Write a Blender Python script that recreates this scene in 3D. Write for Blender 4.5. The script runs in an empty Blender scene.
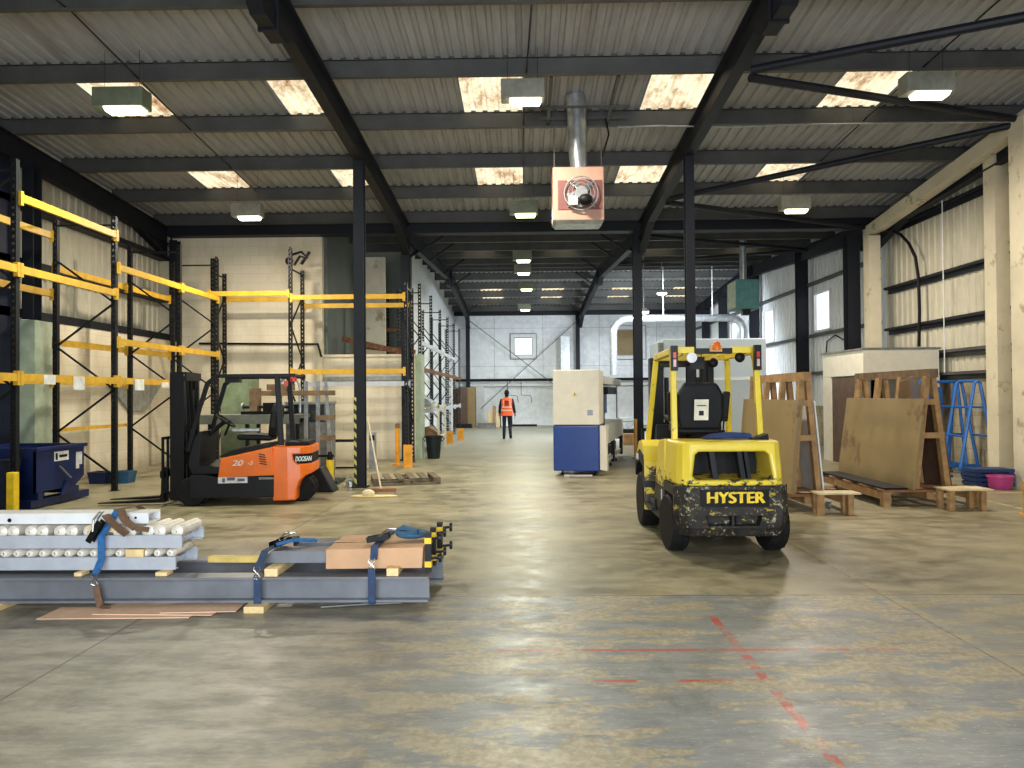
import bpy, bmesh, math, random
from mathutils import Vector, Matrix, Euler
R = math.radians
random.seed(7)
S = bpy.context.scene
COL = S.collection

# ------------------------------------------------------------ camera
cd = bpy.data.cameras.new('camera'); cam = bpy.data.objects.new('camera', cd); COL.objects.link(cam)
cd.sensor_width = 36; cd.lens = 770 / 1024 * 36; cd.clip_end = 300; cd.clip_start = .05
cam.location = (0, 0, 1.6)
cam.matrix_world = Matrix.Translation((0, 0, 1.6)) @ Matrix.Rotation(R(.967), 4, 'Z') @ Matrix.Rotation(R(90 + .82), 4, 'X') @ Matrix.Rotation(R(-.45), 4, 'Z')
S.camera = cam
# ------------------------------------------------------------ exposure and sky
S.view_settings.view_transform = 'Standard'; S.view_settings.look = 'None'
S.view_settings.gamma = 1; S.view_settings.use_curve_mapping = False
S.view_settings.exposure = 0.0
LAMP_W = 215; ASSUMED_DOOR_W = 950; SKY = 2.1
W = bpy.data.worlds.new('sky'); S.world = W; W.use_nodes = True
bg = W.node_tree.nodes['Background']; bg.inputs[0].default_value = (.80, .90, 1, 1); bg.inputs[1].default_value = SKY
# area light added as daylight from an assumed open loading door behind the photographer
ld = bpy.data.lights.new('assumed_door_daylight', 'AREA'); ld.shape = 'RECTANGLE'; ld.size = 6.6; ld.size_y = 4.2
ld.energy = ASSUMED_DOOR_W; ld.color = (.86, .93, 1)
lo = bpy.data.objects.new('assumed_door_daylight', ld); COL.objects.link(lo); lo.location = (0, -2.75, 2.2); lo.rotation_euler = (R(90), 0, 0)

# ------------------------------------------------------------ materials
def lin(c):
    return tuple(((v / 255) / 12.92 if v / 255 <= .04045 else ((v / 255 + .055) / 1.055) ** 2.4) for v in c) + (1,)
MATS = {}
class NT:
    """small helper to write node trees"""
    def __init__(s, name):
        s.m = bpy.data.materials.new(name); s.m.use_nodes = True; s.t = s.m.node_tree
        s.p = s.t.nodes['Principled BSDF']; s.out = s.t.nodes['Material Output']
    def n(s, typ, **kw):
        nd = s.t.nodes.new('ShaderNode' + typ)
        for k, v in kw.items(): setattr(nd, k, v)
        return nd
    def set(s, sock, v):
        if hasattr(v, 'is_output') or isinstance(v, bpy.types.NodeSocket): s.t.links.new(v, sock)
        else: sock.default_value = v
    def math(s, op, a, b=0.0, clamp=False):
        nd = s.n('Math', operation=op, use_clamp=clamp); s.set(nd.inputs[0], a); s.set(nd.inputs[1], b); return nd.outputs[0]
    def mix(s, f, a, b):
        nd = s.n('Mix', data_type='RGBA'); s.set(nd.inputs['Factor'], f)
        s.set(nd.inputs[6], a if not isinstance(a, tuple) or len(a) == 4 else lin(a)); s.set(nd.inputs[7], b if not isinstance(b, tuple) or len(b) == 4 else lin(b)); return nd.outputs[2]
    def noise(s, scale, detail=4, rough=.6, vec=None, stretch=None):
        if vec is None: vec = s.pos()
        if stretch:
            mp = s.n('Mapping'); s.t.links.new(vec, mp.inputs[0]); mp.inputs['Scale'].default_value = stretch; vec = mp.outputs[0]
        nd = s.n('TexNoise'); s.t.links.new(vec, nd.inputs['Vector']); nd.inputs['Scale'].default_value = scale
        nd.inputs['Detail'].default_value = detail; nd.inputs['Roughness'].default_value = rough; return nd.outputs[0]
    def pos(s):
        if not hasattr(s, '_tc'): s._tc = s.n('TexCoord').outputs['Object']
        return s._tc
    def wpos(s):
        if not hasattr(s, '_g'): s._g = s.n('NewGeometry').outputs['Position']
        return s._g
    def xyz(s, v):
        nd = s.n('SeparateXYZ'); s.t.links.new(v, nd.inputs[0]); return nd.outputs
    def step(s, v, lo, hi):
        nd = s.n('MapRange', clamp=True); s.set(nd.inputs[0], v); nd.inputs[1].default_value = lo; nd.inputs[2].default_value = hi; return nd.outputs[0]
    def band(s, v, c, hw, soft=.004):
        return s.step(s.math('ABSOLUTE', s.math('SUBTRACT', v, c)), hw + soft, hw)
    def fin(s, col, rough=.6, metal=0, bump=None, bs=.2, bd=.01):
        s.set(s.p.inputs['Base Color'], col if not isinstance(col, tuple) or len(col) == 4 else lin(col))
        s.set(s.p.inputs['Roughness'], rough); s.p.inputs['Metallic'].default_value = metal
        if bump is not None:
            b = s.n('Bump'); b.inputs['Strength'].default_value = bs; b.inputs['Distance'].default_value = bd
            s.t.links.new(bump, b.inputs['Height']); s.t.links.new(b.outputs[0], s.p.inputs['Normal'])
        return s.m
def M(name, col, rough=.6, metal=0, var=.12, scale=5, dirt=None, amt=.5, dscale=3):
    """plain painted surface with uneven tone, optional dirt patches of their own colour"""
    if name in MATS: return MATS[name]
    t = NT(name); f = t.noise(scale)
    a = tuple(max(0, c * (1 - var)) for c in col); b = tuple(min(255, c * (1 + var)) for c in col)
    c = t.mix(t.step(f, .3, .7), a, b)
    if dirt:
        d = t.step(t.noise(dscale, 8, .7), .62 - amt * .3, .68 - amt * .25); c = t.mix(d, c, dirt)
    t.p.inputs['Specular IOR Level'].default_value = .25 if max(col) < 60 else .5
    MATS[name] = t.fin(c, rough, metal); return MATS[name]
def emis(name, col, strength):
    t = NT(name); t.p.inputs['Base Color'].default_value = lin(col); t.p.inputs['Emission Color'].default_value = lin(col); t.p.inputs['Emission Strength'].default_value = strength
    MATS[name] = t.m; return t.m

steel = M('dark steel paint', (23, 26, 34), .55, 0)
purl = M('grey purlin paint', (70, 70, 68), .55, 0, .12, 2)
black = M('black', (9, 9, 11), .55)
blackm = M('black metal', (12, 13, 15), .4, 0)
rubber = M('rubber', (21, 21, 22), .75, 0, .25, 12)
chrome = M('chrome', (190, 190, 190), .25, 1, .05)
galv = M('galvanised', (165, 170, 172), .35, .7, .12, 8)
rackblack = M('rack upright paint', (19, 21, 25), .5, 0)
yellow = M('rack yellow', (206, 160, 42), .45, 0, .08, 6)
yellowb = M('bollard yellow', (232, 196, 30), .5, 0, .1, 8)
orange = M('orange guard', (222, 150, 30), .5)
cream = M('cream paint', (222, 214, 194), .6, 0, .06, 1.2, (170, 158, 132), .18, 2.2)
creamp = M('cream post paint', (208, 198, 172), .6, 0, .06, 1.2, (160, 146, 118), .15, 2)
palegreen = M('pale green paint', (168, 180, 158), .6, 0, .08)
whitep = M('white paint', (226, 228, 230), .45, 0, .04)
offw = M('off white panel', (228, 222, 205), .4, 0, .03)
bluep = M('machine blue', (24, 62, 140), .35, 0, .06)
navy = M('navy steel', (18, 34, 82), .4, .1, .15, 6)
darknavy = M('dark navy sheet', (20, 26, 46), .5)
trolblue = M('trolley blue', (36, 98, 172), .4, .1)
pink = M('pink plastic', (186, 64, 132), .5)
teal = M('teal paint', (70, 122, 124), .5)
wood = M('pine timber', (162, 126, 82), .65, 0, .16, 7)
woodd = M('weathered timber', (120, 96, 70), .7, 0, .22, 7)
woodl = M('pale timber', (224, 196, 142), .65, 0, .1, 9)
redwood = M('brown timber', (134, 92, 58), .6, 0, .16, 6)
mdf = M('brown board', (146, 124, 82), .55, 0, .06, 1.5, (122, 98, 64), .2, 1.4)
mdfd = M('dark brown board', (92, 70, 56), .6)
card = M('cardboard', (200, 158, 120), .75, 0, .05, 3)
cardd = M('cardboard on floor', (236, 198, 166), .8, 0, .06, 3)
beamgrey = M('grey blue primer', (112, 115, 121), .38, .1, .1, 3)
railgrey = M('light grey rail', (196, 202, 212), .35, .3, .05, 4)
rollw = M('roller', (228, 222, 208), .4, .05, .10, 9)
webblue = M('blue webbing', (40, 96, 150), .8, 0, .15, 20)
webdark = M('dark blue webbing', (44, 62, 92), .8, 0, .15, 20)
webbrown = M('brown webbing', (104, 78, 58), .8, 0, .15, 20)
hyellow = M('bright yellow cab paint', (230, 204, 58), .35, 0, .05, 4, (60, 52, 30), .0, 9)
dorange = M('orange truck paint', (238, 116, 34), .3, 0, .05, 3)
dgrey = M('dark grey truck paint', (21, 23, 27), .45)
seatm = M('black vinyl', (13, 14, 17), .55)
sticker = M('sticker', (220, 220, 216), .5)
tealb = M('blue pallet plastic', (30, 54, 96), .5)
brownc = M('salmon heater paint', (182, 140, 120), .55, 0, .05, 4)
brownd = M('maroon grille', (112, 66, 62), .6)
redp = M('red lens', (200, 50, 30), .3)
amber = M('amber lens', (230, 110, 30), .3)
greenm = M('sage cabinet', (140, 152, 118), .5)
concr = M('grey clutter', (120, 122, 118), .6, .2, .2, 8)
binm = M('black bin plastic', (30, 36, 40), .5)
pallw = M('old pallet wood', (104, 92, 74), .8, 0, .2, 8)
skin = M('skin', (150, 104, 80), .6)
hair = M('black hair', (22, 18, 16), .8)
vest = M('orange vest', (255, 98, 50), .6, 0, .04)
reflect = M('reflective band', (214, 190, 170), .4)
cloth = M('black clothing', (28, 28, 34), .8)
jeans = M('dark trousers', (30, 34, 46), .8)
lampbox = M('lamp housing', (132, 132, 120), .5, 0)
lampboxg = M('green grey lamp housing', (104, 112, 92), .5, 0)
rust = M('rusty steel', (112, 76, 52), .8, .2, .3, 10)

def chipped():
    t = NT('chipped black and yellow'); f = t.noise(15, 10, .78); g = t.noise(30, 6, .7)
    c = t.mix(t.step(t.noise(5, 6, .7), .40, .62), (17, 16, 15), (50, 42, 36))
    c = t.mix(t.step(f, .575, .60), c, (168, 162, 132)); c = t.mix(t.step(t.noise(7, 9, .75, stretch=(1, 1, 2)), .59, .61), c, (170, 148, 44))
    return t.fin(c, .7, 0, g, .3)
def scuffyellow():
    t = NT('scuffed yellow'); f = t.noise(7, 10, .75, stretch=(1, 1, 1.6)); z = t.xyz(t.pos())[2]
    lowm = t.math('MULTIPLY', t.step(z, .86, .66), .20)
    k = t.step(t.math('ADD', f, lowm), .66, .68)
    c = t.mix(t.step(t.noise(3), .3, .7), (226, 198, 52), (236, 212, 80)); c = t.mix(k, c, (58, 50, 34))
    return t.fin(c, .35)
chip = chipped(); scuff = scuffyellow()

def stripes(name, a, b, per=.16):
    t = NT(name); x, y, z = t.xyz(t.pos())
    v = t.math('FRACT', t.math('DIVIDE', t.math('ADD', z, t.math('MULTIPLY', t.math('ADD', x, y), 1.0)), per))
    return t.fin(t.mix(t.step(v, .49, .51), a, b), .5)
tape = stripes('black and yellow tape', (30, 30, 30), (190, 190, 90))

def blockmat(name, col, mort, stain, sa=.25):
    t = NT(name); x, y, z = t.xyz(t.wpos()); u = t.math('ADD', x, y)
    cb = t.n('CombineXYZ'); t.set(cb.inputs[0], u); t.set(cb.inputs[1], z)
    br = t.n('TexBrick'); t.t.links.new(cb.outputs[0], br.inputs['Vector'])
    br.inputs['Color1'].default_value = lin(col); br.inputs['Color2'].default_value = lin(tuple(c * .975 for c in col)); br.inputs['Mortar'].default_value = lin(mort)
    br.inputs['Scale'].default_value = 1; br.inputs['Mortar Size'].default_value = .006; br.inputs['Brick Width'].default_value = .45; br.inputs['Row Height'].default_value = .225
    br.inputs['Mortar Smooth'].default_value = .3
    st = t.step(t.noise(1.1, 8, .65, t.wpos(), (1, 1, .45)), .70 - sa, .95 - sa)
    c = t.mix(st, br.outputs[0], stain)
    low = t.math('MULTIPLY', t.step(t.math('ADD', z, t.math('MULTIPLY', t.noise(2, 5, .6, t.wpos()), .4)), .55, .2), .45)
    c = t.mix(low, c, (120, 106, 84))
    return t.fin(c, .65, 0, br.outputs['Fac'], -.25, .006)
blockw = blockmat('cream painted block', (232, 222, 198), (212, 201, 176), (206, 192, 162), .22)
blockd = blockmat('dirty cream block', (196, 184, 154), (150, 138, 112), (84, 72, 56), .30)

def sheetmat(name, col, stain, lo=.60, hi=.80, rough=.5, st=(.6, .6, .15), darklow=None):
    t = NT(name); n1 = t.noise(2.2, 8, .7, t.wpos(), st); n2 = t.noise(14, 4, .6, t.wpos(), st)
    c = t.mix(t.step(n2, .3, .7), tuple(v * .94 for v in col), tuple(min(255, v * 1.04) for v in col))
    c = t.mix(t.math('MULTIPLY', t.step(n1, lo, hi), .7), c, stain)
    return t.fin(c, rough)
roofm = sheetmat('roof lining sheet', (160, 161, 162), (104, 98, 90), .50, .78, .55, (1, .12, 1))
cladm = sheetmat('wall cladding', (198, 192, 172), (120, 108, 86), .56, .78)
cladb = sheetmat('cool lit wall cladding', (224, 228, 232), (138, 128, 112), .60, .82)  # far bay copy of the cladding, cool light put into its colour
farw = sheetmat('white far wall panel', (236, 240, 244), (150, 150, 146), .62, .9, .5, (.3, .3, .3))

def rooflight():
    t = NT('translucent rooflight'); n1 = t.noise(3.0, 8, .75, t.wpos(), (1, .5, 1))
    c = t.mix(t.step(n1, .46, .66), (255, 232, 190), (166, 112, 60))
    tr = t.n('BsdfTranslucent'); t.t.links.new(c, tr.inputs[0]); df = t.n('BsdfDiffuse'); t.t.links.new(c, df.inputs[0])
    mx = t.n('MixShader'); mx.inputs[0].default_value = .25; t.t.links.new(tr.outputs[0], mx.inputs[1]); t.t.links.new(df.outputs[0], mx.inputs[2])
    t.t.links.new(mx.outputs[0], t.out.inputs[0]); return t.m
rlm = rooflight()
def glass(name, col, rough=.3):
    t = NT(name); t.p.inputs['Transmission Weight'].default_value = 1; t.p.inputs['Roughness'].default_value = rough; t.p.inputs['IOR'].default_value = 1.05
    t.p.inputs['Base Color'].default_value = lin(col); return t.m
dirtyglass = glass('dirty glass', (250, 246, 244)); clear = glass('clear glass', (235, 240, 240), .02)
sheenp = M('glossy pale blue sheet', (190, 204, 214), .35, 0, .03, 1)

def floormat():
    t = NT('worn concrete floor'); P = t.wpos(); x, y, z = t.xyz(P)
    a = t.noise(.55, 6, .6, P, (1, 1.6, 1)); b = t.noise(2.6, 10, .74, P, (1, 1.5, 1)); c_ = t.noise(22, 6, .7, P)
    base = t.mix(t.step(a, .38, .62), (104, 97, 75), (148, 139, 110))
    base = t.mix(t.math('MULTIPLY', t.step(b, .44, .60), .6), base, (168, 158, 128))
    base = t.mix(t.math('MULTIPLY', t.step(c_, .55, .75), .35), base, (92, 86, 66))
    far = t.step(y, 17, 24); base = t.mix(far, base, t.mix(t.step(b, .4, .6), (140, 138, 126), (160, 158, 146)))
    # old grey floor paint on the nearest slab, scuffed through to the concrete
    b2 = t.noise(2.4, 13, .76, P, (.75, 1.9, 1)); b3 = t.noise(.5, 3, .5, P)
    paint = t.mix(t.step(t.noise(5, 6, .65, P, (.6, 2, 1)), .35, .65), (114, 117, 116), (138, 140, 136))
    worn = t.mix(t.step(c_, .35, .6), (178, 166, 138), (142, 131, 104)); fl = t.noise(26, 10, .8, P, (.6, 2.2, 1)); paint = t.mix(t.step(fl, .56, .62), paint, (176, 172, 158)); paint = t.mix(t.step(fl, .42, .37), paint, (92, 90, 84))
    xr = t.step(x, -1.6, 1.2)
    thr = t.math('ADD', t.math('ADD', b2, t.math('MULTIPLY', b3, .35)), t.math('MULTIPLY', t.math('SUBTRACT', 1, xr), .05))
    near = t.mix(t.step(thr, .685, .70), paint, worn)
    nl = t.mix(t.step(b2, .42, .58), (120, 115, 102), (160, 152, 134))
    near = t.mix(t.step(x, -.2, -1.4), near, nl)
    edge = t.math('ADD', y, t.math('MULTIPLY', t.noise(2.5, 5, .6, P), .25))
    f = t.step(edge, 6.32, 6.27); f = t.math('MULTIPLY', f, t.math('SUBTRACT', 1, t.math('MULTIPLY', t.step(x, 2.8, 2.9), .3)))
    col = t.mix(f, base, near)
    # slab joints
    j = t.band(x, 2.8, .006); 
    for v in (-2.8, -8.4 + .2, 8.2): j = t.math('MAXIMUM', j, t.band(x, v, .006))
    for v in (6.15, 12.6, 19.0, 26): j = t.math('MAXIMUM', j, t.band(y, v, .008))
    col = t.mix(t.math('MULTIPLY', j, .75), col, (70, 64, 52))
    col = t.mix(t.math('MULTIPLY', t.math('MULTIPLY', t.band(x, 2.84, .035, .03), t.step(c_, .45, .6)), .5), col, (176, 160, 112))
    # worn red marking lines
    n = t.noise(8, 8, .75, P); nn = t.noise(2.3, 3, .6, P)
    def seg(u, c, hw, v, v0, v1, lo):
        m = t.math('MULTIPLY', t.band(u, c, hw, .006), t.math('MULTIPLY', t.step(v, v0, v0 + .02), t.step(v, v1, v1 - .02)))
        return t.math('MULTIPLY', m, t.step(t.math('ADD', n, t.math('MULTIPLY', nn, .6)), lo, lo + .10))
    r = seg(x, 1.33, .026, y, 3.0, 5.6, .74)
    r = t.math('MAXIMUM', r, seg(y, 4.85, .017, x, -.2, 2.35, .71)); r = t.math('MAXIMUM', r, seg(y, 4.33, .017, x, .35, 1.45, .74))
    col = t.mix(t.math('MULTIPLY', r, .9), col, (178, 62, 46))
    # worn pale yellow bay lines on the right
    w = seg(x, 6.75, .03, y, 7.5, 13.4, .70); w = t.math('MAXIMUM', w, seg(y, 12.3, .03, x, 6.2, 8.6, .72))
    col = t.mix(t.math('MULTIPLY', w, .7), col, (206, 192, 130))
    # tyre marks and spills
    tm = t.step(t.noise(1.1, 8, .72, P, (1.6, .7, 1)), .56, .68); col = t.mix(t.math('MULTIPLY', tm, .5), col, (84, 80, 66))
    rr = t.math('ADD', .30, t.math('MULTIPLY', t.step(b, .35, .65), .26))
    return t.fin(col, rr, 0, c_, .12, .004)
floorm = floormat()

# ------------------------------------------------------------ mesh building
class MB:
    def __init__(s): s.v = []; s.f = []; s.mi = []; s.cur = 0
    def add(s, vs, fs):
        o = len(s.v); s.v += [tuple(v) for v in vs]; s.f += [tuple(i + o for i in f) for f in fs]; s.mi += [s.cur] * len(fs); return s
    def box(s, x0, x1, y0, y1, z0, z1):
        return s.add([(x0, y0, z0), (x1, y0, z0), (x1, y1, z0), (x0, y1, z0), (x0, y0, z1), (x1, y0, z1), (x1, y1, z1), (x0, y1, z1)],
                     [(0, 3, 2, 1), (4, 5, 6, 7), (0, 1, 5, 4), (1, 2, 6, 5), (2, 3, 7, 6), (3, 0, 4, 7)])
    def bar(s, p0, p1, w, h, up=(0, 0, 1), off=(0, 0), taper=None):
        """rectangular bar; w across, h along up; off shifts it across/up"""
        p0 = Vector(p0); p1 = Vector(p1); d = (p1 - p0).normalized(); u = Vector(up)
        if abs(d.dot(u)) > .98: u = Vector((0, 1, 0)) if abs(d.y) < .9 else Vector((1, 0, 0))
        r = d.cross(u).normalized(); u = r.cross(d).normalized()
        vs = []
        for k, p in enumerate((p0, p1)):
            q = p + r * off[0] + u * off[1]; hh = h if not (taper and k) else taper
            for a, b in ((-1, -1), (1, -1), (1, 1), (-1, 1)): vs.append(q + r * a * w / 2 + u * b * hh / 2)
        return s.add(vs, [(3, 2, 1, 0), (4, 5, 6, 7), (0, 1, 5, 4), (1, 2, 6, 5), (2, 3, 7, 6), (3, 0, 4, 7)])
    def ibeam(s, p0, p1, w, h, t=.015, up=(0, 0, 1)):
        s.bar(p0, p1, w, t, up, (0, h / 2 - t / 2)); s.bar(p0, p1, w, t, up, (0, -h / 2 + t / 2)); return s.bar(p0, p1, t, h - 2 * t, up)
    def tube(s, pts, r, n=8, cap=True):
        pts = [Vector(p) for p in pts]; rs = r if isinstance(r, (list, tuple)) else [r] * len(pts)
        d0 = (pts[1] - pts[0]).normalized(); u = Vector((0, 0, 1)) if abs(d0.z) < .9 else Vector((0, 1, 0))
        a = d0.cross(u).normalized(); vs = []
        for i, p in enumerate(pts):
            if i == 0: d = d0
            elif i == len(pts) - 1: d = (pts[i] - pts[i - 1]).normalized()
            else: d = ((pts[i] - pts[i - 1]).normalized() + (pts[i + 1] - pts[i]).normalized()).normalized()
            a = (a - d * a.dot(d)).normalized(); b = d.cross(a)
            for k in range(n):
                t = 2 * math.pi * k / n; vs.append(p + (a * math.cos(t) + b * math.sin(t)) * rs[i])
        fs = [(i * n + k, i * n + (k + 1) % n, (i + 1) * n + (k + 1) % n, (i + 1) * n + k) for i in range(len(pts) - 1) for k in range(n)]
        if cap: fs += [tuple(range(n - 1, -1, -1)), tuple((len(pts) - 1) * n + k for k in range(n))]
        return s.add(vs, fs)
    def prism(s, poly, axis, a0, a1, poly2=None):
        """polygon in the two other axes (in x,y,z order) extruded along axis from a0 to a1"""
        def mk(u, v, a): return {'x': (a, u, v), 'y': (u, a, v), 'z': (u, v, a)}[axis]
        n = len(poly); p2 = poly2 or poly
        vs = [mk(u, v, a0) for u, v in poly] + [mk(u, v, a1) for u, v in p2]
        return s.add(vs, [tuple(range(n - 1, -1, -1)), tuple(range(n, 2 * n))] + [(i, (i + 1) % n, n + (i + 1) % n, n + i) for i in range(n)])
    def lathe(s, prof, c=(0, 0, 0), axis='z', n=20):
        """profile of (radius, height) about axis through c"""
        vs = []
        for r, h in prof:
            for k in range(n):
                t = 2 * math.pi * k / n; a, b = r * math.cos(t), r * math.sin(t)
                p = {'z': (a, b, h), 'x': (h, a, b), 'y': (b, h, a)}[axis]; vs.append((p[0] + c[0], p[1] + c[1], p[2] + c[2]))
        fs = [(i * n + k, i * n + (k + 1) % n, (i + 1) * n + (k + 1) % n, (i + 1) * n + k) for i in range(len(prof) - 1) for k in range(n)]
        fs += [tuple(range(n - 1, -1, -1)), tuple((len(prof) - 1) * n + k for k in range(n))]
        return s.add(vs, fs)
    def sphere(s, c, r, n=10, m=7, sc=(1, 1, 1)):
        prof = [(max(.001, r * math.sin(math.pi * i / m)) * 1, -r * math.cos(math.pi * i / m)) for i in range(m + 1)]
        o = len(s.v); s.lathe(prof, (0, 0, 0), 'z', n)
        for i in range(o, len(s.v)): v = s.v[i]; s.v[i] = (v[0] * sc[0] + c[0], v[1] * sc[1] + c[1], v[2] * sc[2] + c[2])
        return s
    def xf(s, mat, start=0):
        for i in range(start, len(s.v)): s.v[i] = tuple(mat @ Vector(s.v[i]))
        return s
    def build(s, name, mats, parent=None, smooth=False, bevel=0, recentre=True, sub=0):
        me = bpy.data.meshes.new(name)
        mats = mats if isinstance(mats, (list, tuple)) else [mats]
        loc = Vector((0, 0, 0))
        if parent is None and recentre and s.v:
            lo = [min(v[i] for v in s.v) for i in range(3)]; hi = [max(v[i] for v in s.v) for i in range(3)]
            loc = Vector(((lo[0] + hi[0]) / 2, (lo[1] + hi[1]) / 2, lo[2]))
            s.v = [tuple(Vector(v) - loc) for v in s.v]
        me.from_pydata(s.v, [], s.f)
        for m in mats: me.materials.append(m)
        me.polygons.foreach_set('material_index', s.mi)
        bm = bmesh.new(); bm.from_mesh(me); bmesh.ops.recalc_face_normals(bm, faces=bm.faces); bm.to_mesh(me); bm.free()
        if smooth:
            me.polygons.foreach_set('use_smooth', [True] * len(me.polygons)); me.set_sharp_from_angle(angle=R(40))
        me.update()
        o = bpy.data.objects.new(name, me); COL.objects.link(o); o.location = loc
        if parent is not None: o.parent = parent
        if bevel:
            b = o.modifiers.new('edge', 'BEVEL'); b.width = bevel; b.segments = 2; b.limit_method = 'ANGLE'; b.angle_limit = R(35)
        if sub: o.modifiers.new('sub', 'SUBSURF').levels = sub; o.modifiers['sub'].render_levels = sub
        return o
def tag(o, label, cat, group=None, kind=None):
    o['label'] = label; o['category'] = cat
    if group: o['group'] = group
    if kind: o['kind'] = kind
    return o
def thing(name, label, cat, loc=(0, 0, 0), rz=0, group=None, kind=None):
    e = bpy.data.objects.new(name, None); COL.objects.link(e); e.location = loc; e.rotation_euler = (0, 0, rz); e.empty_display_size = .2
    return tag(e, label, cat, group, kind)
def struct(name, mb, mat, label=None, cat=None, group=None, **kw):
    o = mb.build(name, mat, None, **kw); o['kind'] = 'structure'
    if label: o['label'] = label; o['category'] = cat
    if group: o['group'] = group
    return o
def copy_tree(o, parent=None):
    c = o.copy(); COL.objects.link(c)
    if parent is not None: c.parent = parent
    for ch in list(o.children): copy_tree(ch, c)
    return c
def text(txt, name, mat, parent, size, loc, rot, depth=.004, xs=1.0, shear=0, boldx=0, align='CENTER'):
    cu = bpy.data.curves.new('t', 'FONT'); cu.body = txt; cu.size = size; cu.extrude = depth; cu.align_x = align; cu.align_y = 'CENTER'; cu.shear = shear
    to = bpy.data.objects.new('t', cu); COL.objects.link(to)
    dg = bpy.context.evaluated_depsgraph_get(); me = bpy.data.meshes.new_from_object(to.evaluated_get(dg)); bpy.data.objects.remove(to); bpy.data.curves.remove(cu)
    if boldx:
        bm = bmesh.new(); bm.from_mesh(me); g = bmesh.ops.duplicate(bm, geom=bm.verts[:] + bm.edges[:] + bm.faces[:])['geom']
        for i, d in enumerate((boldx,)): bmesh.ops.translate(bm, verts=[v for v in g if isinstance(v, bmesh.types.BMVert)], vec=(d, .3 * d, .0004))
        bm.to_mesh(me); bm.free()
    me.name = name; me.materials.clear(); me.materials.append(mat)
    o = bpy.data.objects.new(name, me); COL.objects.link(o); o.location = loc; o.rotation_euler = rot; o.scale = (xs, 1, 1)
    if parent is not None: o.parent = parent
    return o
def cut(o, cutter_mb):
    """boolean difference baked into the mesh, cutter removed"""
    c = cutter_mb.build('cutter', [black], o.parent or o)
    if o.parent is None: c.parent = None
    bpy.context.view_layer.update()
    m = o.modifiers.new('b', 'BOOLEAN'); m.object = c; m.solver = 'EXACT'
    bpy.context.view_layer.update()
    dg = bpy.context.evaluated_depsgraph_get(); me = bpy.data.meshes.new_from_object(o.evaluated_get(dg))
    o.modifiers.clear(); o.data = me; bpy.data.objects.remove(c)
    return o

# ============================================================ THE BUILDING
XL, XR, Y0, YV, YF = -8.95, 8.95, -2.6, 19.1, 40.4
def zs(y): return 6.73 - .06 * (abs(y - 8.7) if y < YV else abs(y - 29.6))      # underside of the roof sheets
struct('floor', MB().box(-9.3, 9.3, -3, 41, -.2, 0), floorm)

# roof sheets, trapezoid ribs running along y, with gaps for the rooflights
def rib(mb, xa, xb, ya, yb, dz=0):
    n = int(round((xb - xa) / .2)); pr = []
    for i in range(n):
        x = xa + i * .2; pr += [(x, 0), (x + .105, 0), (x + .125, .035), (x + .18, .035)]
    pr.append((xb, 0)); vs = []
    for x, d in pr: vs += [(x, ya, zs(ya) + d + dz), (x, yb, zs(yb) + d + dz)]
    mb.add(vs, [(2 * i, 2 * i + 2, 2 * i + 3, 2 * i + 1) for i in range(len(pr) - 1)])
P1 = [8.7 - 9.4 - 1.9, -.7, 1.2, 3.1, 5.0, 6.8, 8.15, 9.40, 11.28, 13.16, 15.04, 16.92, 18.80]
P2 = [20.2, 22.1, 24.0, 25.9, 27.8, 29.2, 30.0, 31.5, 33.4, 35.3, 37.2, 39.1]
RL1 = [-6.5, -3.5, -.5, 2.5, 5.5]; RL2 = [-4.5, -1.5, 1.3, 4.5, 7.3]
lights = []
def roof(y0, y1, pur, bays, centres, name):
    mb = MB(); ys = [y0] + [p for p in pur if y0 < p < y1] + [y1]
    if y0 < 8.7 < y1: ys.append(8.7)
    if y0 < 29.6 < y1: ys.append(29.6)
    ys.sort()
    for a, b in zip(ys, ys[1:]):
        row = any(abs(a - q) < .01 for q in bays)
        x = -9.4
        if row:
            for c in centres:
                rib(mb, x, c - .5, a, b); x = c + .5
                lights.append((c, a, b))
        rib(mb, x, 9.2, a, b)
    o = struct(name, mb, roofm, recentre=False); return o
roof(Y0 - .1, YV, P1, (11.28, 15.04, 1.2, 5.0), RL1, 'ceiling')
roof(YV, YF + .1, P2, (24.0, 33.4, 35.3), RL2, 'ceiling')
for c, a, b in lights:
    mb = MB(); rib(mb, c - .5, c + .5, a, b, .004)
    o = struct('window_rooflight', mb, rlm, 'corrugated translucent rooflight sheet glowing between the roof purlins', 'rooflight', 'rooflights in the corrugated roof')
for i, y in enumerate(P1 + P2):
    z = zs(y); mb = MB()
    mb.box(-9.15, 8.9, y - .008, y + .008, z - .27, z + .034); mb.box(-9.15, 8.9, y - .075, y + .008, z - .285, z - .269); mb.box(-9.15, 8.9, y - .008, y + .07, z - .016, z - .002)
    for xx in (-5.8, 0, 5.8): mb.box(xx - .18, xx + .18, y - .014, y - .008, z - .25, z - .03)
    struct('roof_purlin', mb, purl, 'grey steel purlin crossing the hall under the roof sheets', 'purlin', 'grey roof purlins crossing the hall')
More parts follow.
